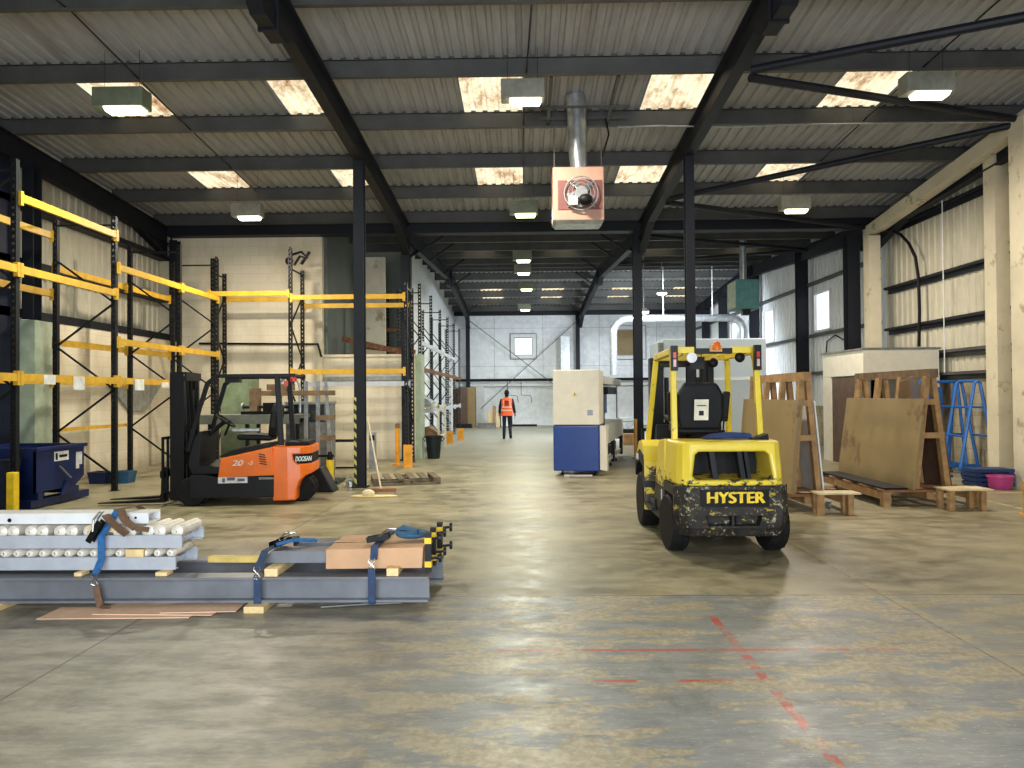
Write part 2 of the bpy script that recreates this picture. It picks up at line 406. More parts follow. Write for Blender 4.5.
# frames along y
FX = [-8.9, -2.9, 2.9, 8.62]; FN = ['by the left wall', 'left of the central aisle', 'right of the central aisle', 'by the right wall']
for x, w in zip(FX, FN):
    for (a, ap, b, bay) in ((Y0, 8.7, 19.0, 'front'), (19.2, 29.6, 40.0, 'rear')):
        mb = MB()
        for p, q in ((a, ap), (ap, b)):
            mb.ibeam((x, p, zs(p) - .49), (x, q, zs(q) - .49), .17, .42, .02)
        # haunches at the columns, apex plate
        for e, s_ in ((a, 1), (b, -1)):
            ze = zs(e) - .69; ye = e + s_ * 1.5
            mb.prism([(e, ze), (e, ze - .34), (ye, zs(ye) - .70)], 'x', x - .01, x + .01)
            mb.bar((x, e, ze - .34), (x, ye, zs(ye) - .70), .17, .02)
        mb.prism([(ap - .7, zs(ap) - .71), (ap + .7, zs(ap) - .71), (ap + .35, zs(ap) - .93), (ap - .35, zs(ap) - .93)], 'x', x - .09, x + .09)
        mb.box(x - .12, x + .12, ap - .02, ap + .02, zs(ap) - .95, zs(ap) - .28)
        struct('steel_rafter', mb, steel, 'dark steel roof rafter of the %s bay, in the frame %s' % (bay, w), 'rafter')
def column(x, y, z1, d, w, label, name='steel_column', z0=0, mat=steel):
    mb = MB().ibeam((x, y, z0), (x, y, z1), w, d, .014, (0, 1, 0))
    if z0 == 0: mb.box(x - w / 2 - .04, x + w / 2 + .04, y - d / 2 - .04, y + d / 2 + .04, 0, .02)
    return struct(name, mb, mat, label, 'column')
c0 = column(-2.9, 13.5, zs(13.5) - .70, .18, .18, 'dark steel column with black and yellow tape, beside the leaning broom')
MB().box(-.094, -.05, -.096, -.091, .02, 1.58).box(-.096, -.0905, -.096, -.05, .02, 1.58).build('hazard_tape', tape, c0)
column(2.9, 13.5, zs(13.5) - .70, .18, .15, 'dark steel column rising behind the yellow forklift')
column(-8.74, 13.5, zs(13.5) - .70, .25, .2, 'dark steel column on the left wall behind the pallet racking', z0=3.0)
column(-2.95, 19.1, zs(19) - .5, .28, .2, 'dark steel column at the corner of the low block wall')
column(2.80, 19.1, zs(19) - .5, .28, .2, 'dark steel column with yellow corner guard right of the blue and white machine')
column(8.12, 19.2, zs(19) - .6, .3, .3, 'dark steel column at the right wall behind the white booth')
column(-8.7, 19.0, zs(19) - .6, .2, .2, 'dark steel column in the rear left corner', z0=3.0)
for y, w in ((24.2, 'nearest'), (29.2, 'second'), (33.8, 'third'), (37.0, 'farthest')):
    column(8.68, y, zs(y) - .3, .2, .34, 'dark wall column between the right-hand windows, %s of the four beyond the booth' % w)
column(-2.95, 39.9, 5.75, .25, .2, 'dark steel column on the far wall left of the small bright window')
column(2.75, 39.9, 5.75, .25, .2, 'dark steel column on the far wall right of the small bright window')
mb = MB().box(-8.9, 8.9, 18.98, 19.02, 5.66, 5.98).box(-8.9, 8.9, 19.3, 19.34, 5.66, 5.98).box(-8.9, 8.9, 18.98, 19.34, 5.63, 5.66)
struct('valley_beam', mb, steel, 'dark valley gutter beam crossing the hall between the two roofs', 'beam')
struct('eaves_beam', MB().box(-5, 8.9, 40.05, 40.2, 5.75, 6.05), steel, 'dark eaves beam along the top of the far wall', 'beam')

# roof bracing of the right side bay
for a, b, w in (((8.25, 6.9, 5.62), (2.98, 10.0, 5.80), 'nearest the camera'), ((2.98, 10.05, 5.72), (8.25, 12.95, 6.15), 'second from the camera'), ((8.25, 13.05, 6.08), (2.98, 15.9, 5.62), 'third from the camera'), ((2.98, 15.95, 5.56), (8.4, 18.9, 5.62), 'fourth from the camera')):
    struct('roof_brace', MB().tube([a, b], .058, 10), steel, 'dark diagonal roof brace on the right side, %s' % w, 'brace')
for (xa, ya), (xb, yb), w in (((2.95, 19.8), (8.5, 23.2), 'just past the valley'), ((8.5, 23.3), (2.95, 26.7), 'before the far ridge')):
    struct('roof_brace', MB().tube([(xa, ya, zs(ya) - .45), (xb, yb, zs(yb) - .45)], .05, 8), steel, 'dark diagonal roof brace over the far bay, %s' % w, 'brace')
for x in (-2.9, 2.8):
    for y, dy in ((27.6, -.6), (31.0, .6), (37.6, .5), (21.4, -.5), (23.5, -.5)):
        s_ = -1 if x > 0 else 1
        struct('knee_brace', MB().bar((x, y, zs(y) - .62), (x + s_ * .75, y, zs(y) - .12), .05, .05), steel, 'short dark angle tying a rafter to a purlin in the far bay', 'brace', 'short rafter ties in the far bay')

# ---------------------------------------------------------------- walls
def vclad(name, mat, axis, c, a0, a1, z0, z1, inward, holes=(), recess=0):
    """vertical trapezoid sheet wall; axis 'x' = plane x=c running along y"""
    mb = MB(); n = int(round((a1 - a0) / .25)); step = (a1 - a0) / n
    pr = []
    for i in range(n):
        a = a0 + i * step; pr += [(a, 0), (a + step * .55, 0), (a + step * .65, .03), (a + step * .9, .03)]
    pr.append((a1, 0))
    for (p, d0), (q, d1) in zip(pr, pr[1:]):
        spans = [(z0, z1(p) if callable(z1) else z1, z1(q) if callable(z1) else z1)]
        mid = (p + q) / 2; segs = [(z0, spans[0][1], spans[0][2])]
        for h0, h1, hz0, hz1 in holes:
            if h0 <= mid <= h1: segs = [(z0, hz0, hz0), (hz1, segs[0][1], segs[0][2])]
        for lo, t0, t1 in segs:
            f = lambda a, d, z: (c + inward * -d, a, z) if axis == 'x' else (a, c + inward * -d, z)
            mb.add([f(p, d0, lo), f(q, d1, lo), f(q, d1, t1), f(p, d0, t0)], [(0, 1, 2, 3)])
    return struct(name, mb, mat, recentre=False)
# left wall of the front hall: block below, sheet above
struct('wall_left', MB().box(XL - .26, XL, 13.2, 19.4, 0, 3.1).box(XL - .2, XL, Y0, 8.2, 0, 3.1), blockw)
vclad('wall_left', cladm, 'x', XL - .25, Y0, 19.4, 3.08, 6.75, 1)
struct('door_1', MB().box(XL - .12, XL - .06, 8.2, 13.2, 0, 3.1).box(XL - .06, XL, 8.15, 8.3, 0, 3.1), darknavy, 'dark navy closed loading door in the left wall', 'door')
mb = MB()
for i in range(17): mb.box(XL - .06, XL - .045, 8.3, 13.2, .02 + i * .18, .17 + i * .18)
mb.box(XL - .06, XL + .02, 12.9, 13.3, 0, 6.0)
mb.build('door_slats', darknavy, None)['kind'] = 'structure'; bpy.data.objects['door_slats'].name = 'door_2'
struct('trim_pier', MB().box(XL, -8.56, 13.3, 13.8, 0, 2.98), [palegreen, blockw], 'pale green painted pier under the left wall column', 'pier')
for z, hh, w in ((3.12, .16, 'above the blockwork'), (4.05, .12, 'half way up the sheets'), (5.1, .12, 'near the roof')):
    struct('trim_girt', MB().box(XL - .24, XL + .02, Y0, 19.2, z - hh / 2, z + hh / 2), steel, 'dark steel rail along the left wall, %s' % w, 'rail')
# left back block wall facing the camera
struct('wall_back_left', MB().box(XL - .3, -5.1, 19.3, 19.5, 0, 5.95), blockw)
innerw = M('grey green wall paint', (92, 100, 96), .7, 0, .1, 1)
struct('wall_side_inner', MB().box(-5.1, -5.02, 19.5, 24.4, 0, 6.2), innerw)
struct('wall_inner_back', MB().box(-5.1, -3.6, 24.4, 24.6, 0, 6.4), innerw)
struct('wall_left_far', MB().box(-3.8, -3.68, 24.4, YF, 0, 6.6), farw)
struct('wall_low', MB().box(-5.1, -2.78, 19.45, 19.65, 0, 2.6).box(-5.15, -2.74, 19.4, 19.7, 2.6, 2.66), blockw)
struct('trim_post', MB().box(-2.78, -2.62, 19.5, 20.0, 0, 2.66), palegreen, 'pale green post at the end of the low block wall', 'post')
# far wall
fz = lambda a: 6.2
mb = MB(); holes = [(-.52, .38, 3.72, 4.58), (4.75, 6.1, 3.65, 4.95)]
def panelwall(x0, x1, y, z0, z1, holes, mb):
    xs = sorted({x0, x1} | {h[0] for h in holes} | {h[1] for h in holes})
    for a, b in zip(xs, xs[1:]):
        hh = [h for h in holes if h[0] <= (a + b) / 2 <= h[1]]
        if hh: mb.box(a, b, y, y + .12, z0, hh[0][2]).box(a, b, y, y + .12, hh[0][3], z1)
        else: mb.box(a, b, y, y + .12, z0, z1)
panelwall(-5.2, 9.2, YF, 0, 6.3, holes[:1] + holes[1:], mb); struct('wall_far', mb, farw, recentre=False)
mb = MB()
for x in (-4.2, -1.6, .95, 3.9, 6.9): mb.box(x, x + .015, YF - .006, YF, 2.3, 6)
for z in (3.1, 5.1): mb.box(-3.6, 8.9, YF - .006, YF, z, z + .012)
struct('trim_panel_joints', mb, M('joint grey', (120, 124, 128)), 'thin grey panel joints on the white far wall', 'joint')
def window(name, frame, pane, x0, x1, z0, z1, label):
    t = thing(name, label, 'window', ((x0 + x1) / 2, YF, z0), kind='structure'); w = (x1 - x0) / 2; h = z1 - z0
    MB().box(-w - .22, -w, -.07, .1, -.22, h + .22).box(w, w + .22, -.07, .1, -.22, h + .22).box(-w, w, -.07, .1, -.22, 0).box(-w, w, -.07, .1, h, h + .22).build('window_frame', frame, t, bevel=.01)
    MB().box(-w, w, .03, .045, 0, h).build('pane', pane, t)
    mb = MB()
    for a in (.23, .01): mb.box(-w - a - .02, -w - a, -.085, .0, -a, h + a).box(w + a, w + a + .02, -.085, .0, -a, h + a).box(-w - a, w + a, -.085, 0, -a - .02, -a).box(-w - a, w + a, -.085, 0, h + a, h + a + .02)
    mb.build('frame_edge', purl, t)
window('window_1', whitep, dirtyglass, -.52, .38, 3.72, 4.58, 'small bright window high in the far wall')
window('window_2', whitep, mdf, 4.75, 6.1, 3.65, 4.95, 'boarded window in a white frame high in the far wall')
# right wall
struct('wall_right', MB().box(XR, XR + .2, Y0, 19.2, 0, 1.95).box(XR, XR + .2, 19.2, YF, 0, 1.2), blockd)
vclad('wall_right', cladm, 'x', XR + .02, Y0, 19.2, 1.95, 6.6, -1)
WN = [(22.7, 23.85, 3.5, 4.6), (27.8, 29.0, 3.5, 4.6), (32.6, 33.6, 3.5, 4.6)]
vclad('wall_right', cladb, 'x', XR + .02, 19.2, YF, 1.2, 6.6, -1, WN)
for i, (a, b, z0, z1) in enumerate(WN):
    t = thing('window_%d' % (i + 3), 'bright dirty window in the right wall, %s from the booth' % ('first', 'second', 'third')[i], 'window', (XR, (a + b) / 2, z0), kind='structure')
    w = (b - a) / 2; h = z1 - z0
    MB().box(-.02, .08, -w - .07, -w, -.05, h + .05).box(-.02, .08, w, w + .07, -.05, h + .05).box(-.02, .08, -w, w, -.07, 0).box(-.02, .08, -w, w, h, h + .07).build('window_frame', whitep, t)
    MB().box(.02, .03, -w, w, 0, h).build('pane', dirtyglass, t)
for z, a, b, w in ((5.55, Y0, 19.0, 'under the eaves'), (4.12, Y0, 19.0, 'upper'), (3.12, Y0, 19.0, 'middle'), (2.45, Y0, 19.0, 'lower'), (1.98, Y0, 19.0, 'on top of the blockwork')):
    struct('trim_girt', MB().box(XR - .14, XR, a, b, z - .03, z + .03).box(XR - .03, XR, a, b, z - .13, z + .03), steel if z > 2.6 else purl, 'steel cladding rail on the front right wall, %s' % w, 'rail')
for z, w in ((4.95, 'upper'), (3.35, 'middle'), (2.2, 'lower')):
    struct('trim_girt', MB().box(XR - .14, XR, 19.4, YF - .3, z - .04, z + .04), purl, 'grey cladding rail past the booth on the right wall, %s' % w, 'rail')
# cream frame on the right
struct('trim_cream_post', MB().box(8.2, 8.6, 12.7, 13.1, 0, 6.15).box(8.6, 8.9, 12.85, 12.95, 3.0, 3.08), creamp, 'cream painted post at the right edge', 'post')
struct('trim_cream_post', MB().box(8.57, 8.82, 14.1, 14.45, 0, 5.95), creamp, 'cream painted post behind the blue trolleys', 'post')
struct('trim_cream_post', MB().box(8.24, 8.52, 18.5, 18.8, 0, 5.35), creamp, 'cream painted post behind the white booth', 'post')
struct('trim_cream_beam', MB().bar((8.42, 12.8, 6.15), (8.42, 18.95, 5.48), .24, .26), creamp, 'cream painted sloping beam over the cream posts', 'beam')
# unseen rear wall with an assumed open loading door
struct('wall_rear', MB().box(-9.2, -3.3, Y0 - .2, Y0, 0, 6.3).box(3.3, 9.2, Y0 - .2, Y0, 0, 6.3).box(-3.3, 3.3, Y0 - .2, Y0, 4.3, 6.3), blockw, recentre=False)

# ---------------------------------------------------------------- lamps, cables, ducts
def lamp(x, y, z, w, housing, lens, colr, watts, label, group='hanging box lamps', up=None):
    t = thing('hanging_lamp', label, 'lamp', (x, y, z), 0, group)
    d = w * .42
    MB().box(-w / 2, w / 2, -d / 2, d / 2, .03, .30).build('housing', housing, t, bevel=.01)
    MB().prism([(-w * .34, -d / 2 + .02), (w / 2 - .02, -d / 2 + .02), (w / 2 - .02, d / 2 - .02), (-w * .34, d / 2 - .02)], 'z', .09, -.03,
               [(-w * .34 + .05, -d / 2 + .05), (w / 2 - .07, -d / 2 + .05), (w / 2 - .07, d / 2 - .05), (-w * .34 + .05, d / 2 - .05)]).build('lens', lens, t)
    top = (up or zs(y)) - z
    for s_ in (-1, 1): MB().tube([(s_ * w * .35, 0, .3), (s_ * w * .35, 0, top)], .003, 6).build('suspension_wire', blackm, t)
    if watts:
        l = bpy.data.lights.new('lamp_light', 'AREA'); l.shape = 'RECTANGLE'; l.size = w * .75; l.size_y = d * .75; l.energy = watts; l.color = colr
        o = bpy.data.objects.new('lamp_light', l); COL.objects.link(o); o.location = (0, 0, -.04); o.parent = t
    return t
warm = (1, .89, .73); green = (.97, 1, .82)
lensw = emis('warm lens', (255, 244, 214), 6); lensg = emis('greenish lens', (238, 255, 196), 6)
lamp(-5.75, 10.9, 5.72, .72, lampboxg, lensg, green, LAMP_W, 'green grey box lamp over the left pallet racking')
lamp(0, 11.0, 5.8, .62, lampbox, lensw, warm, LAMP_W, 'grey box lamp over the middle of the hall beside the fan heater')
lamp(5.8, 11.1, 5.85, .68, lampbox, lensw, warm, LAMP_W, 'pale box lamp among the roof braces, high on the right')
lamp(-5.75, 15.9, 5.32, .62, lampbox, lensw, warm, LAMP_W, 'pale box lamp over the orange forklift')
lamp(0, 16.2, 5.38, .6, lampboxg, lensg, green, LAMP_W * .8, 'green grey box lamp just left of the fan heater')
lamp(5.75, 16.4, 5.45, .62, lampbox, lensw, warm, LAMP_W, 'pale box lamp above the wooden panel racks')
cool = (.84, .92, 1)
lamp(-.05, 22.0, 5.42, .55, lampboxg, lensg, green, LAMP_W * .7, 'green grey box lamp in the far hall, nearest of its row')
lamp(-.05, 24.8, 5.5, .55, lampbox, lensw, warm, LAMP_W * .5, 'grey box lamp in the far hall, second of its row')
lamp(.05, 28.6, 5.5, .58, lampboxg, lensg, green, LAMP_W * .7, 'green grey box lamp in the far hall, third of its row')
lamp(.0, 34.6, 5.4, .58, lampboxg, lensg, green, LAMP_W * .7, 'green grey box lamp in the far hall, farthest of its row')
lensc = emis('cool lens', (240, 246, 255), 14)
for x, y, z, w in ((5.0, 28.0, 5.25, 'higher'), (4.15, 26.8, 4.45, 'lower')):
    t = thing('floodlight', 'small round white floodlight beside the steel column over the far bay, %s of the two' % w, 'lamp', (x, y, z))
    MB().lathe([(.02, .16), (.1, .12), (.2, .02), (.2, 0)], n=16).build('shade', whitep, t, smooth=True)
    MB().lathe([(.17, -.01), (.16, -.04), (.05, -.06)], n=16).build('lens', lensc, t)
    MB().tube([(0, 0, .16), (0, 0, zs(y) - z)], .012, 6).build('drop_rod', galv, t)
    l = bpy.data.lights.new('lamp_light', 'AREA'); l.shape = 'DISK'; l.size = .35; l.energy = LAMP_W * 3.4; l.color = cool
    o = bpy.data.objects.new('lamp_light', l); COL.objects.link(o); o.location = (0, 0, -.08); o.rotation_euler = (R(48), 0, 0); o.parent = t
for x, w in ((-5.75, 'left'), (0, 'middle'), (5.78, 'right')):
    tag(MB().tube([(x + .15, 4, zs(4) - .24), (x + .12, 9.5, zs(9.5) - .25), (x + .02, 12.3, zs(12.3) - .24), (x, 16.4, zs(16.4) - .25)], .012, 6).build('electric_cable', blackm), 'thin black cable feeding the %s row of lamps under the purlins' % w, 'cable')
tag(MB().tube([(1.6, 13.0, 6.12), (2.3, 13.02, 6.14), (3.6, 13.02, 6.1), (4.4, 13.02, 6.13), (5.8, 13.02, 6.13), (8.5, 13.02, 6.12)], .014, 6).build('conduit', galv), 'thin pale conduit clipped along the second purlin on the right', 'conduit')
# fan heater
t = thing('fan_heater', 'salmon box fan heater with round grille hanging from the roof', 'heater', (.88, 12.3, 4.31))
o = MB().box(-.41, .41, 0, .5, .08, .94).build('casing', brownc, t, bevel=.015)
MB().prism([(-.36, .04), (.36, .04), (.36, .46), (-.36, .46)], 'z', .03, .08, [(-.40, 0), (.40, 0), (.40, .5), (-.40, .5)]).build('louvre', galv, t)
MB().box(-.33, .38, -.012, .0, .25, .72).build('backplate', brownd, t)
mb = MB(); cx, cz = .04, .50
for r_ in (.27, .21, .15): mb.tube([(cx + r_ * math.cos(a * math.pi / 12), -.06 - (.27 - r_) * .3, cz + r_ * math.sin(a * math.pi / 12)) for a in range(25)], .007 if r_ < .27 else .012, 6, False)
for a in (45, 135, 225, 315): mb.bar((cx + .06 * math.cos(R(a)), -.1, cz + .06 * math.sin(R(a))), (cx + .30 * math.cos(R(a)), -.02, cz + .30 * math.sin(R(a))), .02, .012)
mb.build('fan_guard', galv, t)
mb = MB().lathe([(.1, -.11), (.1, -.06)], (cx, 0, cz), 'y', 16)
for a in range(5):
    o0 = len(mb.v); mb.box(.08, .22, -.045, -.035, -.05, .05); mb.xf(Matrix.Translation((cx, 0, cz)) @ Matrix.Rotation(R(72 * a + 20), 4, 'Y') @ Matrix.Rotation(R(25), 4, 'X'), o0)
mb.build('fan_blades', galv, t)
MB().sphere((cx + .06, -.16, cz - .13), .1, 12, 8, (1.2, .9, .9)).build('motor', black, t, smooth=True)
MB().box(cx - .2, cx - .06, -.12, -.05, cz - .2, cz - .06).build('switch_box', sticker, t, bevel=.01)
MB().tube([(.04, .3, .94), (.02, .3, 1.2), (0, .3, 2.0), (-.02, .3, 2.19)], [.13, .15, .165, .17], 20).build('flue', galv, t, smooth=True)
mb = MB()
for x in (-.45, .55): mb.bar((x, -.9, 2.03), (x, 1.0, 1.93), .05, .05)
for x in (-.38, .38): mb.bar((x, .1, .94), (x, .1, 1.97), .012, .012)
for y in (.1, .6): mb.bar((-.62, y, 1.94), (.85, y, 1.94), .035, .035)
mb.build('hanger_frame', purl, t)
tag(MB().tube([(1.38, 12.8, 6.2), (1.42, 12.7, 5.9), (1.33, 12.6, 5.6), (1.3, 12.6, 5.5)], .014, 6).build('electric_cable', black), 'loose dark cable end dangling right of the fan heater flue', 'cable')
# teal heater in the far bay
t = thing('unit_heater', 'teal unit heater hanging near the right wall beyond the steel column', 'heater', (6.35, 22, 4.0))
MB().box(-.32, .34, 0, .8, 0, .85).build('casing', teal, t, bevel=.02)
MB().box(-.36, -.32, .03, .77, .05, .8).box(-.345, -.325, .1, .7, .12, .72).build('side_panel', palegreen, t)
MB().tube([(0, .4, .85), (0, .4, 2.29)], .1, 14).build('flue', galv, t, smooth=True)
MB().box(-.1, .12, .1, .3, -.16, 0).build('burner_box', blackm, t)
# big white duct
pts = [(3.45, 30, 2.35), (3.45, 30, 3.98)] + [(3.45 + .55 * (1 - math.cos(R(a))), 30, 3.98 + .55 * math.sin(R(a))) for a in (20, 45, 70, 90)] + [(8.0 + .5 * math.sin(R(a)), 30, 4.03 + .5 * math.cos(R(a))) for a in (0, 25, 50, 75, 90)] + [(8.5, 30, 3.2), (8.5, 30, 1.5)]
t = thing('extract_duct', 'large round white extract duct bending down behind the blue and white machine', 'duct', (0, 0, 0))
MB().tube(pts, .145, 18).build('duct_pipe', galv, t, smooth=True)
for x in (5.4, 7.3): MB().tube([(x, 30, 4.6), (x, 30, zs(30))], .02, 6).build('drop_rod', whitep, t)
mb = MB()
for p, ax in (((3.45, 30, 3.0), 'z'), ((5.0, 30, 4.53), 'x'), ((6.5, 30, 4.53), 'x')): mb.lathe([(.16, -.02), (.16, .02)], p, ax, 18)
mb.build('joint_ring', galv, t)
# far wall: service pipe, lower partition with posts, wire bracing
tag(MB().tube([(-3.6, 39.9, 2.38), (8.6, 39.9, 2.38)], .07, 8).build('service_pipe', steel), 'dark service pipe running along the far wall', 'pipe')
tag(MB().box(-3.55, 8.7, 40.12, 40.38, 2.05, 2.22).build('shutter_box', whitep, bevel=.02), 'long white shutter box along the far wall under the service pipe', 'shutter box')
tag(MB().box(-2.55, -2.15, 40.12, 40.38, 0, 2.05).build('white_post', whitep), 'wide white post beside the brown boards at the far wall', 'post')
tag(MB().tube([(-2.9, 39.75, 5.5), (2.7, 39.75, 1.2)], .02, 6).build('wall_brace', purl), 'thin steel rod brace falling to the right across the far wall', 'brace')
tag(MB().tube([(2.7, 39.75, 5.4), (-2.3, 39.75, .9)], .02, 6).build('wall_brace', purl), 'thin steel rod brace falling to the left across the far wall', 'brace')
tag(MB().box(1.85, 2.3, 39.6, 39.85, 2.4, 4.6).build('wall_duct', galv), 'flat grey vertical duct beside the far wall column', 'duct')
t = thing('door_3', 'white double door outlined in the far wall behind the machine', 'door', (6.0, 40.3, 0), kind='structure')
MB().box(-1.2, -.02, -.05, 0, 0, 2.0).box(.02, 1.2, -.05, 0, 0, 2.0).build('door_leaf', whitep, t)
MB().box(-1.25, -1.2, -.08, 0, 0, 2.05).box(1.2, 1.25, -.08, 0, 0, 2.05).box(-.015, .015, -.06, 0, 0, 2.0).build('door_frame', purl, t)
for i, x in enumerate((-.9, -.2, 3.5)):
    tag(MB().tube([(x, 39.8, 2.3), (x, 39.75, 1.6), (x + .5, 39.75, 1.55), (x + .55, 39.75, 1.2)], .015, 6).build('wall_cable', black), 'thin dark cable dropping from the service pipe, %s' % ('nearest the person', 'right of the person', 'behind the machine')[i], 'cable')
tag(MB().tube([(-1.2, 39.4, .05), (.6, 39.4, .05)], .05, 8).build('black_pipe', black), 'long black pipe lying low along the far wall beside the person', 'pipe')
# cable loops on the right wall
a = [(8.4, 18.95, 5.42), (8.5, 18.5, 5.42), (8.6, 18.1, 5.36), (8.66, 17.8, 5.22), (8.7, 17.5, 4.95), (8.74, 17.3, 4.6), (8.76, 17.22, 4.1), (8.76, 17.2, 3.4), (8.76, 17.25, 2.6)]
tag(MB().tube([Vector(p) for p in a], .035, 8).build('hanging_cable', black, smooth=True), 'thick black cable hanging in a loop down the right wall', 'cable')
a = [(8.9, 23.0, 2.2), (8.9, 22.8, 3.1), (8.9, 22.2, 3.25), (8.9, 21.4, 3.0), (8.9, 21.0, 2.2)]
tag(MB().tube(a, .02, 6).build('hanging_cable', black), 'thin black cable arching on the right wall above the booth', 'cable')
tag(MB().tube([(8.78, 16.25, 5.9), (8.78, 16.25, 2.0)], .012, 6).build('conduit', whitep), 'thin pale vertical conduit on the right wall cladding', 'conduit')
tag(MB().box(8.4, 8.6, 12.66, 12.7, 3.1, 3.3).build('switch_plate', sticker), 'small white switch plate on the cream post at the right edge', 'switch')

# ============================================================ PALLET RACKING
def upright_frame(parent, p_front, p_rear, h, hr=None, holes=True):
    """front and rear posts in the parent's frame, ladder bracing between them"""
    hr = hr or h; mats = [rackblack]
    for p, hh in ((p_front, h), (p_rear, hr)):
        mb = MB(); x, y = p; w = .04
        mb.box(x - w, x - w + .022, y - w, y + w, 0, hh).box(x + w - .022, x + w, y - w, y + w, 0, hh)
        mb.box(x - w - .03, x + w + .03, y - w - .03, y + w + .03, 0, .01)
        z = .1
        while z < hh: mb.box(x - w + .022, x + w - .022, y - w, y - w + .012, z, z + .045); mb.box(x - w + .022, x + w - .022, y + w - .012, y + w, z, z + .045); z += .1
        mb.build('upright_post', rackblack, parent)
    mb = MB(); a = Vector((*p_front, 0)); b = Vector((*p_rear, 0)); z = .25; k = 0
    MB().bar(a + Vector((0, 0, min(h, hr) - .1)), b + Vector((0, 0, min(h, hr) - .1)), .03, .03).build('frame_tie', rackblack, parent)
    while z + .75 < min(h, hr):
        p, q = (a, b) if k % 2 == 0 else (b, a)
        mb.bar(p + Vector((0, 0, z)), q + Vector((0, 0, z + .75)), .03, .03); z += .75; k += 1
    mb.build('frame_brace', rackblack, parent)
def beam(parent, p, q, z, label_plate=False, name='rack_beam', mat=None):
    p = Vector((*p, z)); q = Vector((*q, z)); d = (q - p).normalized(); mb = MB().bar(p + d * .04, q - d * .04, .05, .11)
    for e, s_ in ((p, 1), (q, -1)):
        e = e + d * .035 * s_; mb.bar(e - d * .03 + Vector((0, 0, -.01)), e + d * .03 + Vector((0, 0, -.01)), .064, .2)
    return mb.build(name, mat or yellow, parent)
def note(parent, p, w, h, face='x'):
    x, y, z = p
    mb = MB().box(x, x + .004, y - w / 2, y + w / 2, z - h / 2, z + h / 2) if face == 'x' else MB().box(x - w / 2, x + w / 2, y - .004, y, z - h / 2, z + h / 2)
    mb.build('paper_notice', sticker, parent)
t = thing('pallet_rack', 'tall pallet racking run along the left wall with yellow beams', 'racking', (0, 0, 0))
ys = [8.0, 10.6, 13.2, 15.7, 17.62]; hs = [4.95, 4.95, 4.75, 4.75, 4.8]
for y, h in zip(ys, hs): upright_frame(t, (-7.10, y), (-8.12, y), h, h - .05)
for i, lv in enumerate([(3.41, 1.9), (4.42, 3.41, 1.9), (3.87, 2.58, 1.9), (3.87, 2.58)]):
    for z in lv:
        beam(t, (-7.05, ys[i]), (-7.05, ys[i + 1]), z); beam(t, (-8.17, ys[i]), (-8.17, ys[i + 1]), z)
MB().bar((-8.17, 13.2, 1.05), (-8.17, 15.7, 1.05), .04, .06).build('rack_beam', yellow, t)
for y, z, w, h in ((11.25, 1.88, .28, .14), (12.0, 1.84, .3, .21), (13.9, 1.84, .34, .2), (14.9, 1.85, .3, .1)): note(t, (-7.018, y, z), w, h)
# goods on the nearest level
tag(MB().box(-7.9, -7.1, 9.0, 10.2, 1.975, 2.02).box(-7.9, -7.1, 9.05, 9.15, 1.955, 1.975).box(-7.9, -7.1, 10.05, 10.15, 1.955, 1.975).build('pallet', redwood), 'brown pallet lying on the lowest beams of the racking at the left edge', 'pallet')
tag(MB().prism([(16.2, 1.95), (18.7, 1.95), (17.9, 1.30), (17.2, 1.30)], 'x', -8.93, -8.88).build('grey_board', galv), 'grey triangular board against the wall behind the left racking', 'board')
# racking against the back wall of the front hall
t = thing('pallet_rack', 'pallet racking run along the back block walls with bright yellow beams', 'racking', (0, 0, 0))
for (x, h, hr) in ((-7.28, 4.85, 4.6), (-5.38, 5.0, 4.65), (-2.72, 4.2, 4.2)): upright_frame(t, (x, 17.85 if x < -7 else 17.6), (x, 18.55), h, hr)
beam(t, (-7.28, 17.56), (-5.38, 17.56), 3.98); beam(t, (-5.38, 17.56), (-2.72, 17.56), 3.88)
beam(t, (-7.28, 18.6), (-5.38, 18.6), 3.98); beam(t, (-5.38, 18.6), (-2.72, 18.6), 3.8)
beam(t, (-5.38, 17.56), (-2.72, 17.56), 2.17)
beam(t, (-5.38, 18.6), (-2.72, 18.6), 1.9, mat=railgrey)
tag(MB().tube([(-5.5, 18.3, 4.75), (-5.35, 18.25, 4.95), (-5.15, 18.2, 4.9), (-5.3, 18.2, 5.05), (-5.55, 18.3, 5.0)], .03, 6).sphere((-5.62, 18.3, 4.85), .1).bar((-5.1, 18.2, 5.05), (-5.3, 18.2, 4.75), .08, .05).build('cable_bundle', black), 'tangle of black cable hooked on top of the back racking upright', 'cable')
for y, w in ((23.0, 'nearest'),):
    t = thing('pallet_rack', 'dim pallet racking behind the low block wall', 'racking', (0, 0, 0))
    for x in (-4.9, -4.3, -3.75): upright_frame(t, (x, 23.2), (x, 24.1), 4.7, 4.7, )
    for z in (3.6, 2.7): beam(t, (-4.9, 23.16), (-3.75, 23.16), z, mat=rust)
t = thing('cantilever_beam_stack', 'rust brown beams slanting over the low block wall', 'beams', (0, 0, 0))
MB().bar((-4.9, 20.6, 3.15), (-3.2, 20.8, 2.75), .08, .14).build('upper_beam', rust, t); MB().bar((-4.4, 21.0, 2.95), (-3.0, 21.1, 2.8), .08, .12).build('lower_beam', rust, t)
tag(MB().box(-4.85, -4.1, 22.6, 22.7, 0, 5.7).build('painted_glow_panel', cream), 'tall pale panel painted as a lit patch of wall behind the low block wall', 'panel')  # pale colour imitates the patch of light on the inner wall
t = thing('pallet_rack', 'long racking run along the left wall of the far hall', 'racking', (0, 0, 0))
ys = [21.6, 24.2, 26.8, 29.4, 32.0, 34.6]
